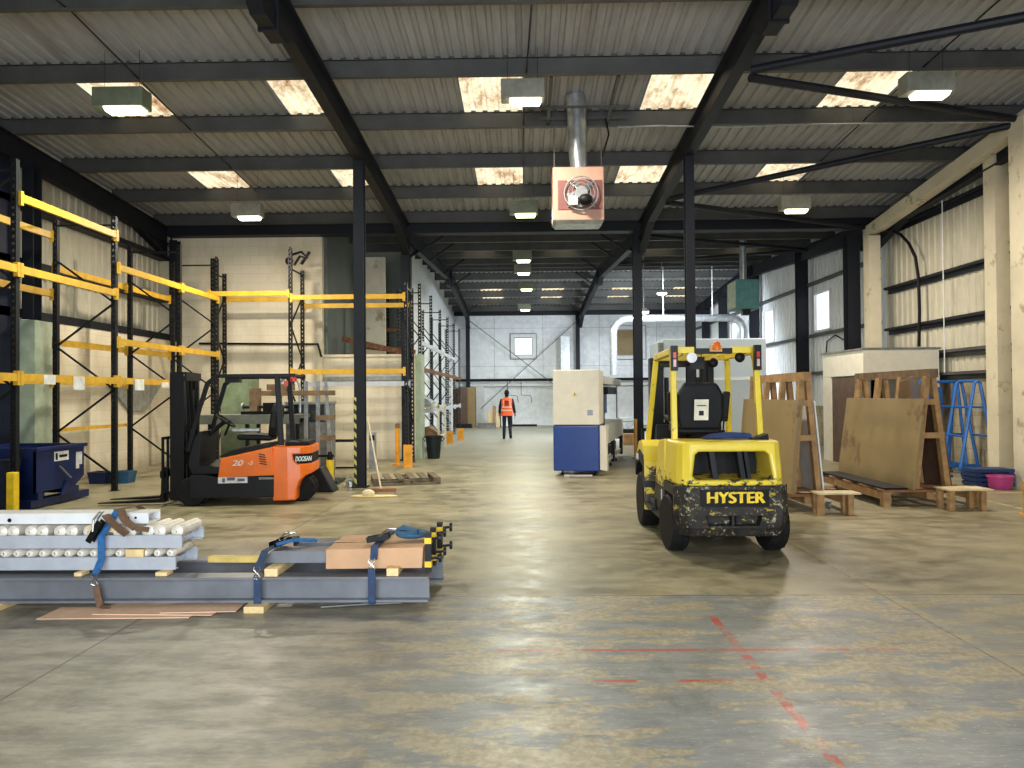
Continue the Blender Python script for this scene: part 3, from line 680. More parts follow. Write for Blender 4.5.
for y in ys: upright_frame(t, (-2.95, y), (-3.55, y), 4.75 if y < 25 else 4.6, 4.6)
for a, b in zip(ys, ys[1:]):
    for z in ((3.1, 2.35) if a < 30 else (2.35,)): beam(t, (-2.92, a), (-2.92, b), z, mat=railgrey if z > 3 else rust)
    beam(t, (-2.92, a), (-2.92, b), 1.15, mat=railgrey)
# black bin, shelf unit, guards, boards at the left of the aisle
t = thing('waste_bin', 'black plastic bin with a wide rim standing by the pale green post', 'bin', (-2.34, 19.6, 0))
MB().lathe([(.15, 0), (.16, .03), (.205, .53), (.235, .53), (.24, .58), (.21, .58), (.2, .52)], n=20).build('bin_body', binm, t, smooth=True)
for s_ in (-1, 1): MB().tube([(s_ * .235, 0, .54), (s_ * .28, 0, .50), (s_ * .225, 0, .45)], .012, 6).build('handle', binm, t)
t = thing('shelf_unit', 'cream metal shelf unit loaded with scrap behind the black bin', 'shelf', (-2.9, 23.0, 0))
for x in (-.5, .38):
    for y in (-.9, .9): MB().box(x, x + .05, y, y + .05, 0, 1.55 if x < 0 else 1.35).build('post', cream, t)
for z in (.35, 1.25): MB().box(-.5, .43, -.9, .95, z, z + .06).build('shelf', cream, t)
for i, (x, y, z, m, l) in enumerate(((-3.0, 22.4, 1.31, galv, 'grey folded metal sheets on the upper shelf by the bin'), (-2.85, 22.6, .41, woodd, 'brown scrap block on the lower shelf behind the bin'))):
    tag(MB().prism([(-.35, 0), (.3, 0), (.36, .1), (.05, .3), (-.3, .22)], 'y', -.4, .4).xf(Matrix.Translation((x, y, z))).build('scrap_piece', m, bevel=.02), l, 'scrap')
tag(MB().box(-2.72, -2.60, 27.84, 28.0, 0, .03).box(-2.69, -2.63, 27.89, 27.95, 0.03, 2.2).build('white_stand', whitep), 'tall thin white stand at the end of the far racking', 'stand')
def guard(x0, x1, y, h, label):
    t = thing('rack_guard', label, 'guard', ((x0 + x1) / 2, y, 0)); w = (x1 - x0) / 2
    MB().box(-w, w, -.06, .06, 0, .02).build('foot_plate', orange, t)
    MB().prism([(-w, -.05), (w, -.05), (w, -.03), (-w + .02, -.03), (-w + .02, .12), (-w, .12)], 'z', .02, h).build('guard_face', orange, t)
guard(-2.74, -2.54, 17.3, .5, 'low orange rack guard at the foot of the back racking')
guard(-2.62, -2.4, 25.6, .42, 'orange guard frame beside the cream shelf unit'); guard(-2.42, -2.2, 27.6, .42, 'orange guard frame farther along the far racking')
guard(2.64, 2.70, 18.7, 1.0, 'yellow corner guard at the foot of the column right of the machine')
t = thing('bollard', 'thin orange bollard with a dark top by the low block wall', 'bollard', (-2.98, 17.9, 0)); MB().box(-.11, .11, -.11, .11, 0, .02).build('foot_plate', orange, t); MB().lathe([(.05, .02), (.05, .85)], n=14).build('bollard_post', orange, t); MB().lathe([(.053, .85), (.053, .95), (.02, .97)], n=14).build('cap', woodd, t)
t = thing('bollard', 'yellow bollard with a black top behind the orange forklift', 'bollard', (-3.40, 13.35, 0)); MB().lathe([(.065, 0), (.065, .50)], n=16).build('bollard_post', yellowb, t); MB().lathe([(.05, .50), (.05, .58), (.03, .64)], n=14).build('cap', black, t)
t = thing('bollard', 'yellow bollard in front of the navy skip', 'bollard', (-6.86, 10.2, 0)); MB().box(-.055, .055, -.055, .055, 0, .62).build('bollard_post', yellowb, t, bevel=.01); MB().box(-.1, .1, -.1, .1, 0, .015).build('foot_plate', yellowb, t)
t = thing('bollard', 'orange yellow bollard at the right edge in front of the cream post', 'bollard', (6.50, 10.1, 0)); MB().lathe([(.06, 0), (.06, .42), (.05, .44)], n=16).build('bollard_post', orange, t); MB().lathe([(.1, 0), (.1, .015)], n=16).build('foot_plate', orange, t)
for i, (x, m, w) in enumerate(((-3.35, mdfd, 'left'), (-2.95, mdf, 'right'))):
    tag(MB().box(x - .02, x + .45, 38.6 + i * .1, 38.65 + i * .1, 0, 2.0).build('tall_board', m), 'tall brown board leaning at the far wall, %s one' % w, 'board')
tag(MB().box(-3.62, -2.5, 38.95, 39.05, .0, 1.95).build('tall_board', mdfd), 'wide dark brown board behind the two tall boards at the far wall', 'board')
# broom, pallet, sack, fire hydrant-like kettle
t = thing('broom', 'long wooden broom leaning on the taped steel column', 'broom', (-2.35, 12.5, 0))
MB().tube([(0, 0, .08), (-.40, .9, 1.22)], .014, 8).build('broom_handle', M('broom stick', (206, 190, 160)), t)
MB().box(-.24, .24, -.04, .04, .05, .1).build('broom_head', redwood, t)
MB().prism([(-.05, 0), (.05, 0), (.035, .05), (-.035, .05)], 'x', -.24, .24).build('bristles', M('bristle', (150, 132, 110)), t)
def pallet(x, y, rz, label, mat=pallw, L=1.2, Wd=1.0, group=None):
    t = thing('wooden_pallet', label, 'pallet', (x, y, 0), rz, group)
    for i in range(3): MB().box(-L / 2, L / 2, -Wd / 2 + i * (Wd - .1) / 2, -Wd / 2 + i * (Wd - .1) / 2 + .1, 0, .02).build('bottom_board', mat, t)
    for i in range(3):
        for j in range(3): MB().box(-L / 2 + i * (L - .12) / 2, -L / 2 + i * (L - .12) / 2 + .12, -Wd / 2 + j * (Wd - .1) / 2, -Wd / 2 + j * (Wd - .1) / 2 + .1, .02, .1).build('block', mat, t)
    for i in range(6): MB().box(-L / 2 + i * (L - .12) / 5, -L / 2 + i * (L - .12) / 5 + .12, -Wd / 2, Wd / 2, .1, .125).build('deck_board', mat, t)
    return t
pallet(-2.24, 14.25, R(14), 'weathered wooden pallet on the floor right of the taped column')
tag(MB().prism([(-.5, -.1), (-.2, -.16), (.25, -.1), (.5, -.03), (.35, .08), (-.1, .12), (-.45, .06)], 'z', 0, .035).xf(Matrix.Scale(.75, 4) @ Matrix.Translation((-3.2, 16.3, 0))).build('paper_scrap', M('straw coloured scrap', (222, 202, 140), .8), bevel=.01), 'flat straw coloured scrap on the floor below the broom', 'scrap')
tag(MB().sphere((-2.5, 12.2, .06), .07, 10, 7, (1.5, 1, .9)).build('crumpled_paper', M('paper', (226, 214, 176), .8), smooth=True), 'crumpled pale paper on the floor at the foot of the taped column', 'paper')
tag(MB().lathe([(.07, 0), (.08, .02), (.08, .10), (.05, .12), (.03, .13)], (-3.08, 13.5, 0), n=12).tube([(-3.15, 13.5, .1), (-3.08, 13.5, .2), (-3.01, 13.5, .1)], .008, 6).build('wire_basket', galv), 'small grey pot with a wire handle left of the taped column', 'pot')
t = thing('low_barrier', 'low dark metal rail on posts in front of the low block wall', 'rail', (-4.1, 16.8, 0))
MB().box(-1.0, .55, -.02, .02, .60, .66).build('top_rail', dgrey, t); MB().box(-1.0, .55, -.02, .02, .02, .06).build('bottom_rail', dgrey, t)
for x in (-1.0, .5): MB().box(x, x + .06, -.03, .03, 0, .66).build('post', dgrey, t)
t = thing('control_post', 'narrow grey control post in front of the low block wall', 'control post', (-3.38, 17.0, 0)); MB().box(-.07, .07, -.06, .06, 0, .80).build('cabinet', galv, t); MB().box(-.055, .055, -.068, -.06, .62, .74).build('control_panel', dgrey, t); MB().box(-.14, .14, -.14, .14, 0, .015).build('foot_plate', galv, t)
tag(MB().prism([(-.25, 0), (.25, 0), (.02, .42), (-.1, .42)], 'y', -.2, .2).xf(Matrix.Translation((-3.45, 13.0, 0))).build('floor_wedge', dgrey, bevel=.02), 'dark grey wedge shaped ramp left of the yellow bollard', 'ramp')

# ---------------------------------------------------------------- workbench area behind the orange forklift
t = thing('sage_cabinet', 'sage green cabinet behind the cab of the orange forklift', 'cabinet', (-5.75, 15.2, 0)); MB().box(-.3, .3, 0, .5, .08, 2.0).build('cabinet_body', greenm, t, bevel=.01); MB().box(-.28, .28, -.012, 0, .12, 1.96).build('cabinet_door', greenm, t); MB().box(.2, .23, -.03, -.012, 1.0, 1.15).build('handle', dgrey, t); MB().box(-.3, .3, .02, .5, 0, .08).build('plinth', dgrey, t)
t = thing('work_bench', 'long grey steel workbench behind the orange forklift', 'workbench', (-4.9, 14.2, 0)); MB().box(-1.3, .72, 0, .7, 1.2, 1.27).build('bench_top', concr, t)
MB().box(-1.3, .72, -.02, 0, 1.1, 1.27).build('apron', M('bench green grey', (96, 100, 90)), t)
for x in (-1.25, -.3, .64):
    for y in (.02, .62): MB().box(x, x + .06, y, y + .06, 0, 1.2).build('leg', dgrey, t)
MB().box(-1.2, .64, .05, .65, .35, .39).build('lower_shelf', concr, t)
t = thing('lathe_machine', 'small grey machine with dark parts on the steel workbench', 'machine', (-4.6, 14.55, 1.27))
MB().box(-.75, .2, -.15, .15, .0, .06).build('machine_bed', blackm, t); MB().box(-.6, -.45, -.13, .13, .06, .5).build('headstock', woodd, t, bevel=.01); MB().box(-.35, -.1, -.1, .1, .06, .22).build('carriage', blackm, t); MB().tube([(-.75, 0, .14), (.2, 0, .14)], .03, 8).build('spindle', dgrey, t)
MB().lathe([(.08, -.78), (.08, -.75)], (0, 0, .14), 'x').build('hand_wheel', galv, t)
t = thing('grey_crate', 'grey metal stillage with a curved hose beside the workbench', 'crate', (-4.28, 14.98, 0)); MB().box(-.4, .4, 0, .7, .12, .16).build('floor_panel', concr, t)
MB().box(-.4, -.36, 0, .7, .16, 1.45).box(.36, .4, 0, .7, .16, 1.45).box(-.36, .36, .66, .7, .16, 1.45).box(-.36, .36, 0, .03, .16, 1.1).build('side_panel', concr, t)
MB().box(-.42, .42, -.02, .72, 1.45, 1.5).build('rim', galv, t)
for x in (-.38, .30):
    for y in (0, .62): MB().box(x, x + .08, y, y + .08, 0, .12).build('foot', dgrey, t)
tag(MB().tube([(-4.55, 14.3, 1.5)] + [(-4.4 + .2 * -math.cos(R(a)), 14.3, 1.75 + .22 * math.sin(R(a))) for a in range(0, 181, 20)] + [(-4.2, 14.3, 1.3)], .025, 8).build('curved_hose', galv, smooth=True), 'curved grey hose arching above the metal stillage', 'hose')
tag(MB().box(-5.5, -4.95, 16.3, 16.5, 1.74, 1.87).box(-5.4, -5.1, 16.3, 16.5, 1.62, 1.74).bar((-5.25, 16.4, 0), (-5.25, 16.4, 1.66), .08, .08).build('dark_head_machine', woodd), 'dark brown machine head seen through the orange forklift cab', 'machine')
t = thing('storage_trolley', 'tall trolley of pale posts with wooden crossbars right of the orange forklift', 'trolley', (-3.62, 14.0, 0))
for x in (-.42, -.20, ): MB().box(x, x + .06, 0, .06, .06, 1.88).build('post', galv, t)
for x in (.02,): MB().bar((x - .05, .03, 1.88), (x + .08, .03, .06), .05, .05).build('post', galv, t)
for z, xx in ((1.62, -1.3), (1.17, -.2), (.80, -.12)): MB().box(xx, .16, -.035, -.002, z, z + .09).build('crossbar', woodd, t)
MB().box(-.5, .2, -.1, .6, .02, .06).build('base_plate', dgrey, t)
MB().box(-.9, .14, -.06, -.03, .50, .54).build('crossbar', blackm, t)
# wall trunking
tag(MB().box(-5.08, -2.8, 19.40, 19.45, 2.0, 2.1).build('wall_trunking', galv), 'pale cable trunking along the low block wall', 'trunking')
tag(MB().tube([(-8.2, 19.26, 2.96), (-5.2, 19.26, 2.92), (-5.12, 19.3, 2.6)], .03, 6).build('wall_cable', blackm), 'dark cable sagging along the back left block wall', 'cable')

# ---------------------------------------------------------------- navy skip and boxes
t = thing('tipping_skip', 'navy blue tipping skip with white labels standing under the left racking', 'skip', (-7.56, 11.0, 0))
MB().prism([(0, .84), (0, .24), (.95, .24), (1.2, .38), (1.2, .84), (1.16, .84), (1.16, .40), (.94, .28), (.04, .28), (.04, .84)], 'x', -.62, .5).build('skip_body', navy, t)
for x in (-.62, .46): MB().prism([(.0, .84), (0, .24), (.95, .24), (1.2, .38), (1.2, .84)], 'x', x, x + .045).build('side_plate', navy, t)
MB().box(-.66, .54, -.04, .02, .84, .89).box(-.66, .54, 1.18, 1.24, .84, .89).box(-.66, -.60, .02, 1.18, .84, .89).box(.48, .54, .02, 1.18, .84, .89).build('rim', navy, t)
for x in (-.45, .28): MB().box(x, x + .18, -.05, 1.42, .02, .13).build('fork_pocket', navy, t)
for y in (.05, .95): MB().box(-.6, .5, y, y + .12, .13, .235).build('base_frame', navy, t)
MB().prism([(.55, .13), (1.0, .13), (.85, .36), (.7, .36)], 'x', .508, .53).build('hinge_plate', navy, t)
MB().bar((.545, .50, .58), (.545, .78, .38), .02, .02).build('release_lever', galv, t)
MB().box(.506, .510, .42, .78, .66, .80).build('label_sticker', sticker, t); MB().box(.506, .510, .98, 1.14, .56, .76).box(.506, .510, .98, 1.06, .50, .56).build('label_sticker', sticker, t); MB().box(.511, .513, .45, .50, .68, .78).box(.511, .513, .54, .74, .71, .75).build('label_marking', black, t)
t = thing('tipping_skip', 'second navy skip half outside the left edge beside the nearer rack upright', 'skip', (-7.75, 9.5, 0))
MB().prism([(0.0, .6), (.1, .12), (1.2, .12), (1.4, .75), (0, .75)], 'x', -.5, .55).build('skip_body', darknavy, t); MB().box(-.4, -.2, 0, 1.4, 0, .12).box(.2, .4, 0, 1.4, 0, .12).build('fork_pocket', darknavy, t)
for x, y, m, l in ((-8.0, 14.4, navy, 'small navy crate on the floor behind the skip'), (-7.60, 14.45, M('mid blue plastic', (36, 84, 120), .5), 'small mid blue crate on the floor behind the skip')):
    o = MB().prism([(-.15, -.13), (.15, -.13), (.15, .13), (-.15, .13)], 'z', 0, .22, [(-.18, -.16), (.18, -.16), (.18, .16), (-.18, .16)]).xf(Matrix.Translation((x, y, 0))).build('plastic_crate', m); tag(o, l, 'crate')
    cut(o, MB().box(-.13, .13, -.11, .11, .02, .3).xf(Matrix.Translation(o.location)))

# ---------------------------------------------------------------- blue and white machine
t = thing('cutting_machine', 'tall white and blue enclosed machine with open side standing in the aisle', 'machine', (1.02, 15.2, 0), R(-12))
MB().box(-.48, .44, 0, .75, 1.0, 2.09).build('upper_cabinet', offw, t, bevel=.02)
MB().box(-.48, .43, .0, .75, .09, .985).build('lower_cabinet', bluep, t, bevel=.02)
MB().box(-.46, .42, .03, .7, .985, 1.0).build('joint_strip', dgrey, t)
MB().prism([(.44, .12), (.58, .10), (.56, .98), (.44, .98)], 'y', .05, .30).build('side_wing', offw, t)
MB().box(-.48, .45, .8, 5.2, .90, .96).build('bed_plate', offw, t)
MB().box(.38, .46, .75, 5.2, .55, .9).build('side_apron', offw, t)
for y in (.9, 2.8, 5.0): MB().box(.38, .46, y, y + .12, .05, .55).build('leg', dgrey, t); MB().box(-.45, -.37, y, y + .12, .05, .9).build('leg', dgrey, t)
MB().box(.36, .42, .75, 5.1, .12, .2).build('lower_rail', offw, t)
MB().box(-.48, -.40, .75, 5.2, .96, 1.95).build('rear_panel', offw, t)
MB().box(-.48, .42, .75, 5.1, 1.82, 1.98).build('top_gantry', M('gantry', (196, 196, 186)), t)
MB().box(.05, .5, 1.1, 3.0, 1.60, 1.76).build('tool_head', black, t); MB().box(.1, .4, 1.4, 1.8, 1.2, 1.6).build('tool_box', bluep, t); MB().box(-.2, .44, .76, 1.0, .96, 1.6).build('inner_panel', dgrey, t)
for y, z in ((.9, .3), (2.1, .28), (3.4, .28)): MB().box(-.3, .36, y, y + .9, z - .05, z + .16).build('inner_tank', dgrey, t)
MB().prism([(-.045, 1.57), (.045, 1.57), (0, 1.655)], 'y', -.012, -.004).xf(Matrix.Translation((-.04, 0, 0))).build('warning_triangle', yellowb, t); MB().box(-.045, -.035, -.016, -.012, 1.585, 1.63).build('warning_mark', black, t)
MB().box(.20, .32, -.006, 0, 1.19, 1.3).build('rating_plate', galv, t)
mb = MB()
for i in range(5): mb.box(.21, .31, -.009, -.006, 1.2 + i * .02, 1.208 + i * .02)
mb.build('plate_marking', dgrey, t)
for x in (-.35, .3): MB().lathe([(.05, 0), (.02, .02), (.02, .13)], (x, .3, 0)).build('foot', blackm, t)
for x, y in ((-.35, .3), (.1, .2), (.3, .5)): MB().lathe([(.03, 2.02), (.03, 2.07), (.01, 2.08)], (x, y, 0), n=10).build('lifting_eye', dgrey, t)
for y in (2.3, 3.6): MB().lathe([(.05, 0), (.02, .02), (.02, .06)], (.42, y, 0)).build('foot', blackm, t)
tag(MB().box(.85, 1.3, 15.1, 15.25, 0, .02).box(.75, .85, 15.05, 15.2, 0, .03).build('paper_scrap', sticker), 'white scraps on the floor under the blue and white machine', 'scrap')

# big glossy pale box beyond the yellow forklift
t = thing('large_cabinet', 'large glossy pale blue grey cabinet behind the yellow forklift', 'cabinet', (2.98, 16.6, 0))
MB().box(0, 2.2, 0, 1.8, .1, 2.78).build('cabinet_body', sheenp, t, bevel=.02); MB().box(-.1, .0, -.04, .1, 0, 2.70).build('corner_frame', concr, t); MB().box(0, 2.2, -.015, 0, 1.88, 1.93).build('seam_strip', whitep, t); MB().box(.05, 2.15, .05, 1.75, 0, .1).build('plinth', dgrey, t)
# clutter on the floor beyond
for i, (x, y, sx, sy, sz, m, n, l) in enumerate((
    (3.35, 24.5, .5, .4, .35, wood, 'wooden_box', 'small wooden box on the floor right of the machine'),
    (3.0, 28.0, .9, .5, .55, blackm, 'scrap_heap', 'dark pile of machine parts right of the machine, far hall floor'),
    (4.0, 30.0, .8, .5, .7, concr, 'metal_box', 'grey metal box at the far right of the far hall'),
    (3.6, 26.6, .5, .4, .4, dgrey, 'metal_box', 'dark grey metal box just behind the small wooden box'),
    (-1.9, 37.6, .9, .3, .25, concr, 'metal_box', 'grey flat metal box at the foot of the brown boards'),
    (-3.0, 37.8, .8, .3, .2, dgrey, 'metal_box', 'dark flat box on the floor left of the far wall post'))):
    mb = MB().prism([(-sx / 2, 0), (sx / 2, 0), (sx / 2 * .92, sz), (-sx / 2 * .95, sz)], 'y', -sy / 2, sy / 2).box(-sx / 2 - .02, sx / 2 + .02, -sy / 2 - .02, sy / 2 + .02, sz * .8, sz * .86)
    if 'heap' in n:
        for k in range(12):
            o0 = len(mb.v); mb.bar((random.uniform(-.5, .5), random.uniform(-.3, .3), .1), (random.uniform(-.5, .5), random.uniform(-.3, .3), random.uniform(.4, .9)), .05, .08)
    tag(mb.xf(Matrix.Translation((x, y, 0))).build(n, m, bevel=.01), l, 'box')
for i, (x, w, h) in enumerate(((-1.8, 'leftmost', .85), (-1.57, 'middle', 1.05), (-1.36, 'rightmost', .9))):
    tag(MB().bar((x, 38.3, 0), (x + .03, 38.5, h), .16, .03).build('plank', woodl if i != 1 else wood), 'short plank standing at the far wall left of the person, %s of three' % w, 'plank')
t = thing('wooden_crate', 'open backed white crate beside the short planks at the far wall', 'crate', (-.95, 38.6, 0))
MB().box(-.25, .25, -.2, .2, .04, .75).build('crate_box', farw, t); MB().box(-.3, -.25, -.22, .22, 0, .8).box(.25, .3, -.22, .22, 0, .8).build('crate_post', blackm, t)

# ---------------------------------------------------------------- white booth at the right wall
t = thing('spray_booth', 'cream white booth with a deep top hood against the right wall', 'booth', (7.15, 16.4, 0))
MB().box(0, 1.6, 0, 2.2, 1.96, 2.5).build('hood', offw, t, bevel=.01); MB().box(-.03, 1.63, -.03, 2.23, 2.5, 2.54).build('hood_rim', concr, t)
MB().box(0, .06, 1.75, 2.2, 0, 1.96).build('side_panel', offw, t); MB().box(1.5, 1.6, 0, 2.2, 0, 1.96).build('side_panel', offw, t); MB().box(.06, 1.5, 2.1, 2.2, 0, 1.96).build('back_panel', offw, t)
MB().box(.02, .1, .4, 1.7, 0.0, 1.93).build('inner_board', mdfd, t)
tag(MB().box(6.55, 6.6, 18.2, 18.5, 0, 1.75).build('tall_board', wood), 'narrow wooden board standing left of the white booth', 'board')

# ---------------------------------------------------------------- timber panel racks
def panel_rack(x, y, label, w=1.15, L=2.4, ztop=1.85, bx=0, sp=.22):
    t = thing('panel_rack', label, 'panel rack', (x, y, 0)); b = .24
    for xx in (-w / 2 + bx, -.05 + bx, w / 2 - .1 + bx): MB().box(xx, xx + .1, 0, L, .1, .2).build('base_runner', wood, t)
    for i in range(5): MB().box(-w / 2 - .03 + bx, w / 2 + .03 + bx, i * (L - .14) / 4, i * (L - .14) / 4 + .14, .2, .235).build('deck_slat', redwood, t)
    for i in range(4):
        yy = .06 + i * (L - .22) / 3
        for s_ in (-1, 1): MB().bar((s_ * sp, yy + .05, b), (s_ * .04, yy + .05, ztop - .1), .07, .1, (0, 1, 0)).build('trestle_leg', wood, t)
        MB().box(-sp * .75, sp * .75, yy - .03, yy, .95, 1.03).build('trestle_tie', wood, t)
        MB().box(-sp * .4, sp * .4, yy - .03, yy, 1.42, 1.50).build('trestle_tie', wood, t)
    MB().box(-.055, .055, -.03, L + .03, ztop - .12, ztop).build('ridge_beam', wood if x < 5 else woodd, t)
    for xx in (-w / 2 + bx, w / 2 - .1 + bx): MB().box(xx, xx + .1, 0, .12, 0, .1).build('base_block', wood, t)
    for xx in (-w / 2 + .2 + bx, w / 2 - .2 + bx):
        for yy in (.25, L - .25):
            c = MB().lathe([(.05, -.02), (.05, .02)], (xx, yy + .02, .05), 'x', 12).box(xx - .03, xx + .03, yy - .02, yy + .05, .09, .1).bar((xx - .028, yy + .02, .05), (xx - .028, yy + .02, .1), .006, .05).build('caster', galv, t)
    return t
panel_rack(5.70, 10.85, 'wooden A-frame panel rack on castors nearer the blue trolleys', ztop=1.92, w=1.3, bx=-.06)
panel_rack(3.80, 10.45, 'wooden A-frame panel rack directly right of the yellow forklift', ztop=1.88, sp=.17)
def leaning(x0, z0, x1, z1, y0, y1, th, mat, label, name='board', shear=0):
    d = Vector((x1 - x0, 0, z1 - z0)).normalized(); n = Vector((d.z, 0, -d.x)) * (th if x1 < x0 else -th)
    a, b = Vector((x0, 0, z0)), Vector((x1, 0, z1)); poly = [(a.x, a.z), (b.x, b.z), (b.x + n.x, b.z + n.z), (a.x + n.x, a.z + n.z)]
    return tag(MB().prism(poly, 'y', y0, y1).build(name, mat, bevel=.003), label, 'board')
leaning(5.38, .24, 5.55, 1.50, 10.75, 13.3, .035, mdf, 'large plain brown board leaning on the aisle side of the nearer A-frame rack', 'brown_board')
leaning(5.97, .24, 5.83, 1.42, 10.95, 13.1, .03, mdfd, 'dark brown board on the wall side of the A-frame rack nearer the blue trolleys', 'brown_board')
leaning(3.58, .24, 3.69, 1.50, 10.35, 12.9, .05, mdf, 'thick brown board leaning on the rack right of the yellow forklift', 'brown_board')
leaning(4.02, .24, 3.91, 1.48, 10.5, 12.8, .02, whitep, 'white faced board on the far side of the rack beside the yellow forklift', 'white_board')
tag(MB().box(5.0, 5.33, 10.85, 13.2, .237, .262).build('rubber_mat', black, bevel=.005), 'black rubber strip lying along the edge of the nearer rack base', 'mat')
# plank shelves on legs at the rack ends
for x, y, w, l, n in ((4.08, 10.1, .56, .3, 'low pale plywood stand at the near end of the left A-frame rack'), (5.95, 10.4, .6, .4, 'low pale plywood stand at the right end of the other A-frame rack')):
    t = thing('plywood_stand', n, 'stand', (x, y, 0)); MB().box(-w / 2, w / 2, 0, l, .27, .29).build('top_board', M('pale plywood', (206, 190, 150)), t)
    for xx in (-w / 2 + .02, w / 2 - .16):
        for yy in (.02, l - .1): MB().box(xx, xx + .07, yy, yy + .08, 0, .27).build('leg', wood, t)
tag(MB().prism([(10.9, 1.5), (11.5, 1.47), (11.45, 1.75), (11.1, 1.82), (10.92, 1.7)], 'x', 5.52, 5.56).build('plastic_wrap', glass('cloudy wrap', (235, 228, 214), .4)), 'clear crumpled plastic wrap hanging below the ridge of the nearer A-frame rack', 'plastic wrap')
# ---------------------------------------------------------------- blue trolleys by the wall
def trolley(x, y, rz, label, L=.75):
    t = thing('glass_trolley', label, 'trolley', (x, y, 0), rz)
    for s_ in (0, 1):
        MB().tube([(-.32, s_ * L, .16), (-.05, s_ * L, 1.75), (-.0, s_ * L, 1.80), (.05, s_ * L, 1.75), (.32, s_ * L, .16)], .032, 8).build('side_frame', trolblue, t)
        MB().box(-.36, .36, s_ * L - .03, s_ * L + .03, .1, .17).build('base_bar', trolblue, t)
    MB().tube([(0, 0, 1.8), (0, L, 1.8)], .03, 8).build('top_bar', trolblue, t)
    for z, xx in ((1.3, .13), (.75, .22)):
        for s_ in (-1, 1): MB().tube([(s_ * xx, 0, z), (s_ * xx, L, z)], .022, 8).build('cross_rail', trolblue, t)
    for xx in (-.28, .28):
        for yy in (0, L): MB().lathe([(.05, -.02), (.05, .02)], (xx, yy, .05), 'x', 12).build('caster', blackm, t)
trolley(7.98, 15.75, R(-90), 'blue steel A-frame trolley left one of the two by the wall')
trolley(8.50, 14.62, R(-6), 'blue steel A-frame trolley standing behind the other, beside the cream post')
tag(MB().bar((8.62, 16.25, .0), (8.62, 16.35, 1.7), .28, .05).build('steel_sheet', trolblue), 'flat blue steel sheet leaning between the blue trolleys', 'sheet')
for i in range(4):
    o = MB().box(7.5, 8.15, 12.99, 13.4, .02 + i * .075, .075 + i * .075)
    for k in range(3): o.box(7.52 + k * .27, 7.60 + k * .27, 13.0, 13.38, i * .075, .02 + i * .075)
    tag(o.build('blue_pallet', tealb), ('lowest', 'second', 'third', 'topmost')[i] + ' dark blue flat pallet in the stack behind the pink tub', 'pallet')
tag(MB().lathe([(.15, 0), (.17, .03), (.19, .2), (.205, .2), (.205, .22), (.18, .22), (.165, .05)], (7.76, 12.75, 0)).build('pink_tub', pink, smooth=True), 'pink plastic tub on the floor by the cream post', 'tub')
for i, (x, y, z) in enumerate(((6.9, 13.2, .0), (7.0, 13.3, .13))):
    tag(MB().box(x - .45, x + .3, y, y + .5, z, z + .045).box(x - .4, x - .3, y, y + .5, z + .045, z + .09).box(x + .1, x + .2, y, y + .5, z + .045, z + .09).box(x - .45, x + .3, y, y + .5, z + .09, z + .125).build('blue_skid', tealb), ('lower', 'upper')[i] + ' dark blue skid on the floor under the blue trolleys', 'skid')

# ============================================================ STRAPPED BUNDLES IN THE FOREGROUND
def steel_joist(y, x1, label, z0=.05):
    mb = MB().ibeam((-5.6, y, z0 + .095), (x1, y, z0 + .095), .16, .19, .018)
    return tag(mb.build('steel_joist', beamgrey), label, 'steel joist')
steel_joist(5.87, -.74, 'long grey steel joist at the front of the strapped bundle on the floor')
steel_joist(6.48, -.70, 'long grey steel joist at the back of the strapped bundle on the floor')
def block(x, y0, y1, z0, h, w, label, m=woodl): return tag(MB().box(x - w / 2, x + w / 2, y0, y1, z0, z0 + h).build('timber_block', m, bevel=.004), label, 'timber')
block(-2.02, 5.68, 6.7, 0, .05, .15, 'pale timber bearer on the floor under the middle blue strap')
block(-4.05, 5.75, 6.7, 0, .05, .15, 'timber bearer under the joists at the left edge')
block(-1.12, 6.0, 6.7, 0, .05, .12, 'timber bearer under the right end of the joists')
for x, w in ((-3.1, 'left'), (-3.42 + 1.1, 'right')): pass
block(-3.42, 5.83, 5.94, .242, .03, .06, 'small timber spacer under the lower conveyor, left of the blue strap')
block(-2.78, 5.83, 5.94, .242, .03, .09, 'small timber spacer under the right end of the lower conveyor')
block(-1.93, 5.80, 6.6, .242, .06, .10, 'square timber spacer beside the middle blue strap')
block(-1.01, 5.80, 6.6, .242, .06, .09, 'square timber spacer under the cardboard box')
tag(MB().bar((-2.6, 6.3, .275), (-1.98, 6.28, .275), .07, .045).build('yellow_timber', M('yellow timber', (214, 188, 104), .6)), 'long yellow timber lying between the conveyors and the grey channels', 'timber')
def conveyor(z, x1, label, pitch=.10, off=0, n=27, rr=.034):
    t = thing('roller_conveyor', label, 'conveyor', (x1, 5.93, z))
    for y in (0, .40):
        s_ = 1 if y == 0 else -1
        MB().box(-2.75, 0, y - .01, y + .01, 0, .098).box(-2.75, 0, min(y, y + s_ * .04), max(y, y + s_ * .04), 0, .008).box(-2.75, 0, min(y, y + s_ * .04), max(y, y + s_ * .04), .09, .098).build('side_rail', railgrey, t)
    proto = None
    for i in range(n):
        x = -.05 - i * pitch - (off if i % 2 else 0)
        if proto is None:
            proto = MB().lathe([(.010, -.02), (.010, .0), (.024, .004), (rr, .02), (rr, .37), (.024, .388), (.010, .392), (.010, .42)], (0, 0, .125), 'y', 14).build('roller', rollw, t, smooth=True); o = proto
        else: o = proto.copy(); COL.objects.link(o); o.parent = t
        o.location = (x, 0, 0)
    for x in (-2.6, -1.3, -.12): MB().box(x, x + .03, .0, .4, .01, .05).build('cross_tie', railgrey, t)
    return t
conveyor(.272, -2.71, 'lower roller conveyor in the strapped stack at the left', .10)
conveyor(.440, -2.66, 'upper roller conveyor in the strapped stack at the left', .115, .022, 24, .047)
